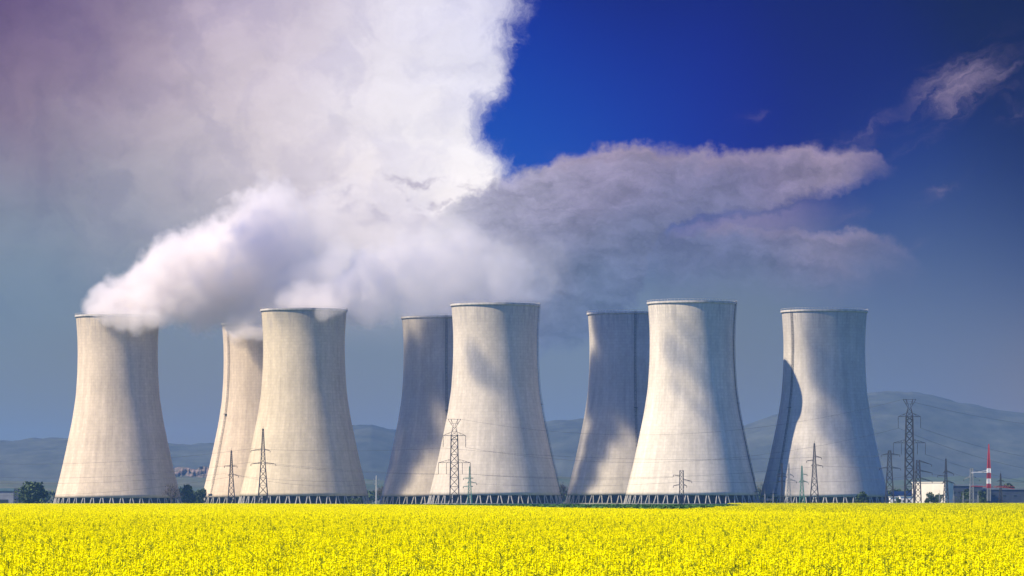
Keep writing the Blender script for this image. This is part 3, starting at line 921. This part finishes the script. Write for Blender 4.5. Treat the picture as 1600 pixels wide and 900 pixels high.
def pole(px, py_top, d):
    t = tag(empty('utility_pole', (wx(px, d), d, 0)), 'pale concrete utility pole standing in the gap between two towers', 'pole')
    h = wz(py_top, d); b = MB()
    b.bar((0, 0, -0.3), (0, 0, h), 0.85, 0.5, n=10); b.build('post', M_CONC, t)
    for z, w in ((h - 2.6, 1.6), (h - 5.0, 1.3)):
        c = MB(); c.bar((-w, 0, z), (w, 0, z), 0.35)
        for x in (-w + 0.2, w - 0.2): c.bar((x, 0, z), (x, 0, z + 0.9), 0.28, 0.18, n=6)
        c.build('cross_arm', M_PYLG, t)
    x = MB(); x.box((0.7, -0.5, h - 7.5), (0.9, 0.8, 1.5)); x.build('switch_box', M_PYLG, t)
pole(588, 743, 2300)

def gantry(px0, px1, py, d, label):
    x0, x1 = wx(px0, d), wx(px1, d); xm = (x0 + x1) / 2
    t = tag(empty('substation_gantry', (xm, d, 0)), label, 'gantry', 'substation gantries')
    h = wz(py, d)
    for s in (-1, 1):
        b = MB(); lattice(b, levels(-0.3, 0.35, h, 0.2, 2), 0.22, 0.12); b.bar((0, 0, h), (0, 0, h + 3), 0.2, 0.08)
        o = b.build('post', M_PYLG, t); o.location.x = s * (x1 - x0) / 2
    b = MB(); w = (x1 - x0) / 2
    b.bar((-w, 0, h * 0.45), (w, 0, h * 0.45), 0.25); b.bar((-w, 0, h * 0.45 + 0.7), (w, 0, h * 0.45 + 0.7), 0.2)
    for q in range(8):
        b.bar((-w + 2 * w * q / 8, 0, h * 0.45), (-w + 2 * w * (q + 1) / 8, 0, h * 0.45 + 0.7), 0.12)
    b.build('beam', M_PYLG, t)
gantry(1468, 1490, 774, 2280, 'pale steel gantry frame beside the spire pylon before the blue hall')
gantry(1505, 1528, 774, 2280, 'pale steel gantry frame under the grey pylon beside the red mast')
gantry(1195, 1208, 772, 2440, 'pale steel frame at the left foot of the right end tower')

M_WIRE = mat('cable', (0.04, 0.038, 0.04), 0.5)
def cable(pts, sag, label, w=0.13):
    """one conductor hung through supports (px, photo row, distance)"""
    P = [Vector((wx(a, d), d, wz(b, d))) for a, b, d in pts]
    org = P[0].copy(); path = []
    for a, b in zip(P[:-1], P[1:]):
        L = (b - a).length
        for i in range(24):
            t = i / 24
            q = a.lerp(b, t); q.z -= sag * (L / 200.0) ** 2 * 4 * t * (1 - t)
            path.append(q - org)
    path.append(P[-1] - org)
    b = MB(); b.tube(path, w, 4)
    o = b.build('power_cable', M_WIRE, None); o.location = org
    return tag(o, label, 'cable', 'power cables strung between the pylons')

for j, (pts, sag, label) in enumerate([
    ([(-260, 718, 2500), (392, 722, 2380), (685, 741, 2330)], 5, 'thin dark cable from the left edge to the taller spire pylon\'s lower arm'),
    ([(-260, 706, 2500), (393, 701, 2380), (692, 700, 2330)], 4, 'thin dark cable from the left edge to the taller spire pylon\'s upper arm'),
    ([(-260, 740, 2480), (351, 740, 2420), (585, 750, 2300)], 4, 'low thin cable passing the small pylon with two short arms on its left side'),
    ([(-260, 755, 2480), (372, 743, 2420), (590, 756, 2300)], 6, 'lowest thin cable crossing the leftmost tower near its foot'),
    ([(431, 725, 2380), (736, 741, 2330), (1051, 746, 2400)], 4, 'thin dark cable between the taller spire pylon and the box pylon'),
    ([(692, 700, 2330), (1284, 714, 2370), (1403, 712, 2350)], 3, 'highest cable crossing the biggest tower'),
    ([(735, 741, 2330), (1285, 728, 2370), (1407, 732, 2350)], 4, 'middle cable crossing the biggest tower'),
    ([(744, 756, 2400), (1081, 752, 2400), (1263, 753, 2400), (1440, 742, 2330)], 5, 'lowest cable crossing the biggest tower'),
    ([(727, 699, 2330), (1404, 669, 2300), (2050, 690, 2500)], 9, 'long cable reaching the upper left arm of the horned pylon by the hill'),
    ([(1439, 669, 2300), (2050, 680, 2520)], 7, 'cable running right from the upper right arm of the horned pylon by the hill'),
    ([(1446, 710, 2300), (2050, 720, 2520)], 7, 'cable running right from the lower right arm of the horned pylon by the hill'),
    ([(1411, 624, 2300), (2050, 640, 2520)], 5, 'topmost cable running right from the horned head against the hill'),
    ([(720, 655, 2330), (1411, 624, 2300)], 9, 'faint topmost cable between the two horned pylons'),
    ([(1456, 740, 2330), (1490, 740, 2420), (1518, 748, 2400), (1563, 752, 2480), (2000, 745, 2500)], 4, 'low cable linking the pylons before the blue hall'),
]):
    cable(pts, sag, label)

# ------------------------------------------------------------------ buildings
M_CREAM = mat('cream_render', (0.62, 0.57, 0.49), 0.9, 0.08, 0.2)
M_WHITEW = mat('white_render', (0.66, 0.64, 0.62), 0.9, 0.1, 0.2)
M_BLUE = mat('blue_cladding', (0.045, 0.06, 0.10), 0.6, 0.15, 0.2)
M_ROOF = mat('grey_roof', (0.14, 0.17, 0.21), 0.7, 0.15, 0.2)
M_TEAL = mat('teal_roof', (0.10, 0.17, 0.20), 0.7, 0.15, 0.2)
M_GLASS = mat('window_glass', (0.03, 0.04, 0.05), 0.15)
M_GREYW = mat('grey_wall', (0.22, 0.23, 0.26), 0.9, 0.15, 0.2)

def building(px0, px1, py_top, d, depth, label, wall, roof, wins=(), cat='building', name='building', roof_h=0.9, gable=0.0, turn=0.0):
    x0, x1 = wx(px0, d), wx(px1, d); h = wz(py_top, d); w = (x1 - x0) / math.cos(turn)
    t = tag(empty(name, ((x0 + x1) / 2, d, 0)), label, cat)
    t.rotation_euler.z = -turn
    b = MB(); b.box((0, depth / 2, (h - roof_h) / 2 - 0.2), (w, depth, h - roof_h + 0.4)); b.build('wall', wall, t)
    r = MB()
    if gable:
        z = h - roof_h
        r.add([(-w / 2 - .4, -.4, z), (w / 2 + .4, -.4, z), (w / 2 + .4, depth + .4, z), (-w / 2 - .4, depth + .4, z), (-w / 2 - .4, depth / 2, z + gable), (w / 2 + .4, depth / 2, z + gable)],
              [(0, 1, 5, 4), (2, 3, 4, 5), (0, 4, 3), (1, 2, 5), (0, 3, 2, 1)])
    else:
        r.box((0, depth / 2, h - roof_h / 2 + 0.003), (w + 0.7, depth + 0.7, roof_h))
    r.build('roof', roof, t)
    for wxp, wyp, ww, wh in wins:
        c = MB(); c.box((wxp * w / 2, -0.06, wyp * h), (ww, 0.16, wh)); c.build('window', M_GLASS, t)
    return t

building(1427, 1475, 753, 2480, 9, 'tall cream white building with a blank sunlit wall between pylons', M_CREAM, M_CREAM, roof_h=0.5, turn=R(38), wins=((-0.88, 0.2, 1.2, 2.0), (-0.88, 0.55, 1.2, 1.6)))
building(1475.5, 1535, 757, 2500, 30, 'long low dark blue industrial hall right of the white building', M_BLUE, M_ROOF, wins=tuple((x, 0.62, 2.0, 0.9) for x in (-0.8, -0.5, -0.2, 0.1, 0.4, 0.7)))
building(1536, 1620, 763, 2620, 30, 'lower dark blue hall behind the red and white mast', M_BLUE, M_ROOF, wins=tuple((x, 0.55, 1.8, 0.9) for x in (-0.6, -0.2, 0.2, 0.6)))
building(1391, 1403, 776, 2440, 8, 'small white hut at the foot of the dark flat topped pylon', M_WHITEW, M_WHITEW, roof_h=0.3, wins=((0.2, 0.4, 0.9, 1.0),))
building(1407, 1426, 775, 2455, 9, 'low white annex left of the tall cream building', M_WHITEW, M_WHITEW, roof_h=0.3, wins=((-0.5, 0.45, 1.0, 1.0), (0.3, 0.45, 1.0, 1.0)))
building(1396, 1426, 768, 2560, 18, 'grey roofed shed behind the low white annex', M_GREYW, M_ROOF, roof_h=2.2, gable=2.4)
building(-40, 21, 763, 2560, 26, 'grey building with a dark flat roof at the left edge beside the round tree', M_GREYW, M_TEAL, roof_h=1.7, wins=((0.35, 0.2, 9.0, 2.6), (-0.5, 0.2, 8.0, 2.6)))

# ------------------------------------------------------------------ trees and bushes
M_BARK = mat('bark', (0.09, 0.07, 0.055), 0.9, 0.3, 2.0)

def leaf_mat(name, c):
    m = bpy.data.materials.new(name); m.use_nodes = True
    N = NT(m.node_tree); b = m.node_tree.nodes['Principled BSDF']
    b.inputs['Roughness'].default_value = 0.7; b.inputs['Specular IOR Level'].default_value = 0.2
    gi = N.node('ShaderNodeNewGeometry').outputs['Random Per Island']
    m.node_tree.links.new(N.mix(gi, tuple(q * 0.65 for q in c), tuple(q * 1.35 for q in c)), b.inputs['Base Color'])
    return m
M_LEAF = leaf_mat('dark_leaves', (0.035, 0.06, 0.022))
M_LEAF2 = leaf_mat('mid_leaves', (0.05, 0.075, 0.03))
M_TWIG = leaf_mat('budding_twigs', (0.07, 0.06, 0.045))

def quads(cent, size, r):
    """loose leaf-clump faces: random oriented quads at cent"""
    n = len(cent)
    a = r.normal(size=(n, 3)); a /= np.linalg.norm(a, axis=1)[:, None]
    c = r.normal(size=(n, 3)); b = np.cross(a, c); b /= np.linalg.norm(b, axis=1)[:, None]
    s = (size * r.uniform(0.6, 1.4, n))[:, None]
    V = np.stack([cent - a * s - b * s * .6, cent + a * s - b * s * .6, cent + a * s * .7 + b * s * .6, cent - a * s * .7 + b * s * .6], 1).reshape(-1, 3)
    return V, np.arange(4 * n).reshape(n, 4)

def tree(px, py_top, d, width_px, label, m, seed, leafy=True, trunk=0.3, n=1700, name='tree', group='trees and bushes around the towers', lobes=9):
    r = np.random.default_rng(seed)
    h = wz(py_top, d); w = width_px * d / F / 2
    t = tag(empty(name, (wx(px, d), d, 0)), label, 'bush' if name == 'bush' else 'tree', group)
    b = MB()
    th = h * trunk
    b.bar((0, 0, -0.3), (0.1, 0, th), h * 0.05, h * 0.035, n=8)
    def branch(p, dirv, L, rad, depth):
        q = p + dirv * L
        b.bar(p, q, rad, rad * 0.6, n=5)
        if depth == 0: return
        for _ in range(3 if depth > 1 else 4):
            v = (dirv + Vector(r.normal(size=3)) * 0.55 + Vector((0, 0, 0.12))).normalized()
            branch(p + dirv * L * r.uniform(0.55, 1.0), v, L * r.uniform(0.6, 0.85), rad * 0.6, depth - 1)
    for k in range(7 if not leafy else 5):
        a = 2 * math.pi * k / (7 if not leafy else 5) + r.uniform(-.4, .4)
        v = Vector((math.cos(a) * 0.75 * w / h * 1.6, math.sin(a) * 0.6 * w / h * 1.6, 0.8)).normalized()
        branch(Vector((0, 0, th * r.uniform(0.6, 1.0))), v, h * 0.28, h * 0.022, 2 if leafy else 4)
    b.build('trunk', M_BARK, t)
    cs = []
    for k in range(lobes):
        a = r.uniform(0, 2 * math.pi); q = r.uniform(0.2, 0.72)
        zz = r.uniform(0.28, 0.82)
        fall = math.sqrt(max(0.05, 1 - ((zz - 0.42) / 0.6) ** 2))
        c = np.array([math.cos(a) * q * w * fall, math.sin(a) * q * w * fall, h * zz])
        rad = np.array([0.42 * w, 0.42 * w, 0.20 * h]) * r.uniform(0.7, 1.15)
        k2 = int(n / lobes)
        dv = r.normal(size=(k2, 3)); dv /= np.linalg.norm(dv, axis=1)[:, None]
        cs.append(c + dv * rad * (r.uniform(0.25, 1.0, (k2, 1)) ** 0.5) * r.uniform(0.8, 1.15, (k2, 1)))
    if name == 'bush' or leafy:
        k2 = n // 4
        cs.append(np.stack([r.normal(0, 0.42 * w, k2), r.normal(0, 0.4 * w, k2), r.uniform(0.03, 0.55, k2) * h], 1))
    cs = np.concatenate(cs)
    cs[:, 2] = np.clip(cs[:, 2], 0.1, h * 1.02)
    if not leafy: cs = cs[:: 4]
    V, Fq = quads(cs, (0.045 if leafy else 0.02) * h, r)
    me = bpy.data.meshes.new('crown'); me.from_pydata(V.tolist(), [], Fq.tolist()); me.materials.append(m)
    link(bpy.data.objects.new('crown', me), t)
    return t

tree(50, 750, 2350, 52, 'dense round dark green tree at the left edge beside the leftmost tower', M_LEAF, 1, n=2600, lobes=12)
tree(268, 752, 2400, 34, 'bare branched tree at the right foot of the leftmost tower', M_TWIG, 2, leafy=False, n=900)
tree(296, 757, 2700, 26, 'blue green tree right of the bare branched tree', M_LEAF2, 3)
tree(313, 763, 2760, 20, 'low tree between the blue green tree and the cream tower with a ladder', M_LEAF2, 4)
tree(1346, 768, 2400, 21, 'round dark bush at the right foot of the right end tower', M_LEAF, 5, n=1300, name='bush', trunk=0.15)
tree(1460, 768, 2400, 26, 'rounded dark bush before the white building', M_LEAF, 6, n=1500, name='bush', trunk=0.15)
tree(1448, 776, 2380, 11, 'small dark shrub at the corner of the white building', M_LEAF, 7, n=500, name='bush', trunk=0.1)
tree(1404, 775, 2390, 12, 'small dark shrub between the two white huts', M_LEAF2, 8, n=500, name='bush', trunk=0.1)
tree(878, 753, 2800, 18, 'bare twiggy tree in the gap left of the shaded steamless tower', M_TWIG, 9, leafy=False, n=900)
tree(596, 757, 2790, 22, 'bare twiggy tree behind the concrete utility pole', M_TWIG, 10, leafy=False, n=900)
tree(1197, 752, 2750, 16, 'bare twiggy tree in the gap right of the biggest tower', M_TWIG, 11, leafy=False, n=900)
tree(1508, 762, 2440, 24, 'dark tree before the blue hall near the grey pylon', M_LEAF, 12, n=1000)
tree(1535, 766, 2430, 18, 'dark tree touching the red and white mast', M_LEAF, 13, n=900)
tree(555, 776, 2480, 26, 'low green bush at the right foot of the yellowish tower', M_LEAF2, 14, n=800, name='bush', trunk=0.1)
tree(1580, 752, 2900, 34, 'wide tree beyond the lower blue hall at the right edge', M_LEAF2, 15)

def treeline(d, spans, hmin, hmax, seed):
    r = np.random.default_rng(seed); cs = []
    for p0, p1 in spans:
        x = wx(p0, d)
        while x < wx(p1, d):
            h = r.uniform(hmin, hmax); w = h * r.uniform(0.35, 0.6); k = 130
            dv = r.normal(size=(k, 3)); dv /= np.linalg.norm(dv, axis=1)[:, None]
            cs.append(np.array([x, d + r.uniform(-25, 25), h * 0.55]) + dv * np.array([w, w, h * 0.46]) * (r.uniform(0.2, 1, (k, 1)) ** 0.4))
            x += w * r.uniform(0.6, 1.3)
    V, Fq = quads(np.concatenate(cs), 1.1, r)
    me = bpy.data.meshes.new('far_woods'); me.from_pydata(V.tolist(), [], Fq.tolist()); me.materials.append(M_LEAF2)
    o = link(bpy.data.objects.new('far_woods', me))
    tag(o, 'dark belt of far trees seen in the gaps between the towers', 'woods', kind='stuff')
treeline(3500, [(-150, 110), (255, 345), (560, 640), (850, 915), (1170, 1230), (1370, 1780)], 7, 14, 21)

# ------------------------------------------------------------------ rape fields
M_PETAL = bpy.data.materials.new('rape_petals'); M_PETAL.use_nodes = True
_N = NT(M_PETAL.node_tree); _b = M_PETAL.node_tree.nodes['Principled BSDF']
_b.inputs['Roughness'].default_value = 0.6; _b.inputs['Specular IOR Level'].default_value = 0.04
_gi = _N.node('ShaderNodeNewGeometry').outputs['Random Per Island']
M_PETAL.node_tree.links.new(_N.mix(_gi, (0.86, 0.77, 0.001), (0.95, 0.93, 0.002)), _b.inputs['Base Color'])
_tr = _N.node('ShaderNodeBsdfTranslucent'); _tr.inputs['Color'].default_value = (0.92, 0.88, 0.001, 1)
_ms = _N.node('ShaderNodeMixShader'); _ms.inputs[0].default_value = 0.42
_o = M_PETAL.node_tree.nodes['Material Output']
M_PETAL.node_tree.links.new(_b.outputs[0], _ms.inputs[1]); M_PETAL.node_tree.links.new(_tr.outputs[0], _ms.inputs[2]); M_PETAL.node_tree.links.new(_ms.outputs[0], _o.inputs[0])
M_STEM = leaf_mat('rape_stems', (0.12, 0.17, 0.008))

def rape_patch(r, size, racemes, flowers, fsize, tall, stalks=0.8, lift=1.2):
    """one patch of rape: flower heads, stems, leaves -> (verts, quads, material index)"""
    n = racemes
    npl = max(1, n // 7)                       # each plant carries several flower heads
    ax, ay = r.uniform(-size / 2, size / 2, npl), r.uniform(-size / 2, size / 2, npl)
    who = r.integers(0, npl, n)
    x = ax[who] + r.normal(0, 0.085, n); y = ay[who] + r.normal(0, 0.085, n)
    ph = 1.17 + r.normal(0, 0.075, npl)
    top = ph[who] - np.abs(r.normal(0, 0.09, n))
    top = top + 0.10 * (fbm(x * 1.3 + 50, y * 1.3 + 50, int(r.integers(1000)), 3) - 0.45) * 3
    tallm = r.uniform(0, 1, n) < tall
    top = np.where(tallm, top + r.uniform(0.04, 0.16, n), top)
    # petals
    cx = np.repeat(x, flowers); cyy = np.repeat(y, flowers); ct = np.repeat(top, flowers); m = len(cx)
    a = r.uniform(0, 2 * math.pi, m); u = r.uniform(0, 1, m)
    rad = (0.012 + 0.040 * u) * r.uniform(0.5, 1.2, m) * (fsize / 0.013) ** 0.5
    c = np.stack([cx + rad * np.cos(a), cyy + rad * np.sin(a), ct - 0.005 - 0.085 * u * r.uniform(0.6, 1.1, m) * (fsize / 0.013) ** 0.4], 1)
    nv = np.stack([np.cos(a) * 0.8, np.sin(a) * 0.8, np.full(m, lift)], 1) + r.normal(0, 0.45, (m, 3))
    nv /= np.linalg.norm(nv, axis=1)[:, None]
    h = r.normal(size=(m, 3)); t1 = np.cross(nv, h); t1 /= np.linalg.norm(t1, axis=1)[:, None]; t2 = np.cross(nv, t1)
    s = (fsize * r.uniform(0.7, 1.25, m))[:, None]
    V1 = np.stack([c - t1 * s, c - t2 * s * .8, c + t1 * s, c + t2 * s * .8], 1).reshape(-1, 3)
    # stems: crossed thin quads leaning a little
    lx = x + r.normal(0, 0.05, n); ly = y + r.normal(0, 0.05, n)
    Vs = []
    for k in range(2):
        b = r.uniform(0, math.pi, n) + k * math.pi / 2
        wd = 0.0035
        ox, oy = np.cos(b) * wd, np.sin(b) * wd
        zt = top + 0.01; zb = np.full(n, 0.35)
        Vs.append(np.stack([np.stack([lx - ox, ly - oy, zb], 1), np.stack([lx + ox, ly + oy, zb], 1), np.stack([x + ox, y + oy, zt], 1), np.stack([x - ox, y - oy, zt], 1)], 1).reshape(-1, 3))
    # buds on the tip, seed pods sticking out under the head, broad leaves below
    k3 = n * 3
    px, py, pt = np.repeat(x, 3), np.repeat(y, 3), np.repeat(top, 3)
    a = r.uniform(0, 2 * math.pi, k3); zz = pt - r.uniform(0.1, 0.35, k3); L = r.uniform(0.03, 0.07, k3)
    p0 = np.stack([px, py, zz], 1); p1 = p0 + np.stack([np.cos(a) * L, np.sin(a) * L, L * 0.6], 1)
    w = np.array([0, 0, 0.003])
    Vs.append(np.stack([p0 - w, p1 - w, p1 + w, p0 + w], 1).reshape(-1, 3))
    # overblown stalks standing above the bloom, set with pods
    k5 = max(2, int(size * size * stalks))
    qx, qy = r.uniform(-size / 2, size / 2, k5), r.uniform(-size / 2, size / 2, k5)
    qt = 1.2 + r.uniform(0.0, 0.26, k5) ** 1.0; sx, sy = qx + r.normal(0, 0.03, k5), qy + r.normal(0, 0.03, k5)
    for k in range(2):
        b = r.uniform(0, math.pi, k5); ox, oy = np.cos(b) * 0.006, np.sin(b) * 0.006
        Vs.append(np.stack([np.stack([sx - ox, sy - oy, qt * 0 + 0.4], 1), np.stack([sx + ox, sy + oy, qt * 0 + 0.4], 1), np.stack([qx + ox * .6, qy + oy * .6, qt], 1), np.stack([qx - ox * .6, qy - oy * .6, qt], 1)], 1).reshape(-1, 3))
    kk = k5 * 14
    bx, by, bt = np.repeat(qx, 14), np.repeat(qy, 14), np.repeat(qt, 14)
    a = r.uniform(0, 2 * math.pi, kk); zz = bt - r.uniform(0.0, 0.3, kk); L = r.uniform(0.03, 0.06, kk)
    p0 = np.stack([bx, by, zz], 1); p1 = p0 + np.stack([np.cos(a) * L, np.sin(a) * L, L * 0.8], 1); wv = np.array([0, 0, 0.0045])
    Vs.append(np.stack([p0 - wv, p1 - wv, p1 + wv, p0 + wv], 1).reshape(-1, 3))
    k4 = int(n * 0.9)
    cl = np.stack([r.uniform(-size / 2, size / 2, k4), r.uniform(-size / 2, size / 2, k4), r.uniform(0.35, 0.95, k4)], 1)
    Vl, _ = quads(cl, 0.06, r)
    Vs.append(Vl)
    V2 = np.concatenate(Vs)
    V = np.concatenate([V1, V2])
    mi = np.concatenate([np.zeros(len(V1) // 4, int), np.ones(len(V2) // 4, int)])
    return V, mi

def scatter_tree(nvar):
    """geometry nodes: the mesh carries both the patches (faces) and the planting points (loose vertices)"""
    ng = bpy.data.node_groups.new('plant_patches', 'GeometryNodeTree')
    ng.interface.new_socket('Geometry', in_out='INPUT', socket_type='NodeSocketGeometry')
    ng.interface.new_socket('Geometry', in_out='OUTPUT', socket_type='NodeSocketGeometry')
    nd, lk = ng.nodes, ng.links
    gi = nd.new('NodeGroupInput'); go = nd.new('NodeGroupOutput')
    def named(nm, ty):
        q = nd.new('GeometryNodeInputNamedAttribute'); q.data_type = ty; q.inputs['Name'].default_value = nm
        return q.outputs['Attribute']
    def eq(sock, val):
        c = nd.new('FunctionNodeCompare'); c.data_type = 'INT'; c.operation = 'EQUAL'
        lk.new(sock, c.inputs[2]); c.inputs[3].default_value = val
        return c.outputs[0]
    var = named('patch_kind', 'INT'); rot = named('turn', 'FLOAT'); scl = named('grow', 'FLOAT')
    cb = nd.new('ShaderNodeCombineXYZ'); lk.new(rot, cb.inputs[2])
    jn = nd.new('GeometryNodeJoinGeometry')
    for k in range(nvar):
        sp = nd.new('GeometryNodeSeparateGeometry'); sp.domain = 'POINT'
        lk.new(gi.outputs[0], sp.inputs['Geometry']); lk.new(eq(var, k), sp.inputs['Selection'])
        pt = nd.new('GeometryNodeSeparateGeometry'); pt.domain = 'POINT'
        lk.new(gi.outputs[0], pt.inputs['Geometry']); lk.new(eq(var, 100 + k), pt.inputs['Selection'])
        ip = nd.new('GeometryNodeInstanceOnPoints')
        lk.new(pt.outputs[0], ip.inputs['Points']); lk.new(sp.outputs[0], ip.inputs['Instance'])
        lk.new(cb.outputs[0], ip.inputs['Rotation']); lk.new(scl, ip.inputs['Scale'])
        lk.new(ip.outputs[0], jn.inputs[0])
    lk.new(jn.outputs[0], go.inputs[0])
    return ng

def rape_object(name, label, patches, pts, r):
    """patches: list of (V, mi); pts: list of arrays (n,3), one array per patch kind"""
    V = np.concatenate([p[0] for p in patches]); mi = np.concatenate([p[1] for p in patches])
    kind = np.concatenate([np.full(len(p[0]), k) for k, p in enumerate(patches)])
    nf = len(V) // 4
    P = np.concatenate(pts); kp = np.concatenate([np.full(len(q), 100 + k) for k, q in enumerate(pts)])
    allv = np.concatenate([V, P]).astype(np.float32)
    me = bpy.data.meshes.new(name)
    me.vertices.add(len(allv)); me.vertices.foreach_set('co', allv.ravel())
    me.loops.add(4 * nf); me.loops.foreach_set('vertex_index', np.arange(4 * nf, dtype=np.int32))
    me.polygons.add(nf); me.polygons.foreach_set('loop_start', np.arange(0, 4 * nf, 4, dtype=np.int32))
    me.polygons.foreach_set('material_index', mi.astype(np.int32))
    me.materials.append(M_PETAL); me.materials.append(M_STEM)
    a = me.attributes.new('patch_kind', 'INT', 'POINT'); a.data.foreach_set('value', np.concatenate([kind, kp]).astype(np.int32))
    a = me.attributes.new('turn', 'FLOAT', 'POINT'); a.data.foreach_set('value', r.uniform(0, 2 * math.pi, len(allv)).astype(np.float32))
    a = me.attributes.new('grow', 'FLOAT', 'POINT'); a.data.foreach_set('value', r.uniform(0.93, 1.07, len(allv)).astype(np.float32))
    me.update(calc_edges=True)
    o = link(bpy.data.objects.new(name, me))
    md = o.modifiers.new('planting', 'NODES'); md.node_group = scatter_tree(len(patches))
    return tag(o, label, 'rape field', kind='stuff')

EDGE = [(-900, 1700), (400, 1700), (650, 1100), (850, 680), (1000, 525), (1150, 455), (1400, 300), (1600, 228), (1800, 190), (2400, 120)]
def edge_dist(px): return np.interp(px, *zip(*EDGE))

def plant_points(spacing, y0, y1, test, r, wide=0.20, jit=0.3):
    ys = np.arange(y0, y1, spacing); out = []
    for y in ys:
        xs = np.arange(-wide * y - 6, wide * y + 6, spacing)
        p = np.stack([xs + r.uniform(-jit, jit, len(xs)) * spacing, y + r.uniform(-jit, jit, len(xs)) * spacing, np.zeros(len(xs))], 1)
        out.append(p)
    p = np.concatenate(out)
    px = 800 + p[:, 0] * F / p[:, 1]
    return p[test(px, p[:, 1])]

LOD = 240.0
r1 = np.random.default_rng(5)
near = [rape_patch(r1, 2.2, 720, 17, 0.0165, 0.06, 0.9, 1.5) for _ in range(4)]
far = [rape_patch(r1, 8.0, 2600, 6, 0.040, 0.14, 0.15, 2.0) for _ in range(3)]
pn = plant_points(1.75, 36, LOD + 90, lambda px, d: (d < edge_dist(px)) & (r1.uniform(0, 1, d.shape) > (d - LOD + 60) / 150), r1)
pn[:, 2] = (fbm(pn[:, 0] / 7 + 99, pn[:, 1] / 7 + 99, 31, 3) - 0.45) * 0.16
kn = r1.integers(0, 4, len(pn))
pf = plant_points(6.2, LOD - 60, 1720, lambda px, d: (d < edge_dist(px)) & (r1.uniform(0, 1, d.shape) < (d - LOD + 60) / 110), r1, wide=0.16)
kf = r1.integers(0, 3, len(pf))
rape_object('rapeseed', 'blooming yellow rape filling the foreground from edge to edge', near + far, [pn[kn == k] for k in range(4)] + [pf[kf == k] for k in range(3)], r1)
LEFT2 = [(180, 1700), (300, 1350), (464, 1090), (700, 1140), (1083, 1195), (1500, 1180), (2150, 1150)]
def second(px, d): return (d > edge_dist(px) + 7) & (px > np.interp(d, *zip(*LEFT2)))
ps = plant_points(6.2, 150, 2150, second, r1, wide=0.18)
ks = r1.integers(0, 3, len(ps))
fade2 = [rape_patch(r1, 8.0, 2000, 6, 0.038, 0.15, 0.9, 1.6) for _ in range(3)]
rape_object('rapeseed', 'paler second rape field farther off on the right, up to the pylons', fade2, [ps[ks == k] for k in range(3)], r1)

# green crop between the fields and the towers
def green_crop():
    r = np.random.default_rng(77)
    k = 26000
    d = np.sqrt(r.uniform(480 ** 2, 2380 ** 2, k)); px = r.uniform(-300, 1500, k)
    ok = (d > edge_dist(px) + 8) & ~second(px, d)
    d, px = d[ok], px[ok]
    c = np.stack([(px - 800) * d / F, d, np.full(len(d), 0.35)], 1)
    V, Fq = quads(c, 0.6, r)
    V[:, 2] = np.clip(V[:, 2], 0.02, 0.9)
    me = bpy.data.meshes.new('grass'); me.from_pydata(V.tolist(), [], Fq.tolist()); me.materials.append(leaf_mat('green_crop_leaves', (0.035, 0.10, 0.015)))
    tag(link(bpy.data.objects.new('grass', me)), 'green crop strip between the rape and the foot of the towers', 'grass', kind='stuff')
green_crop()
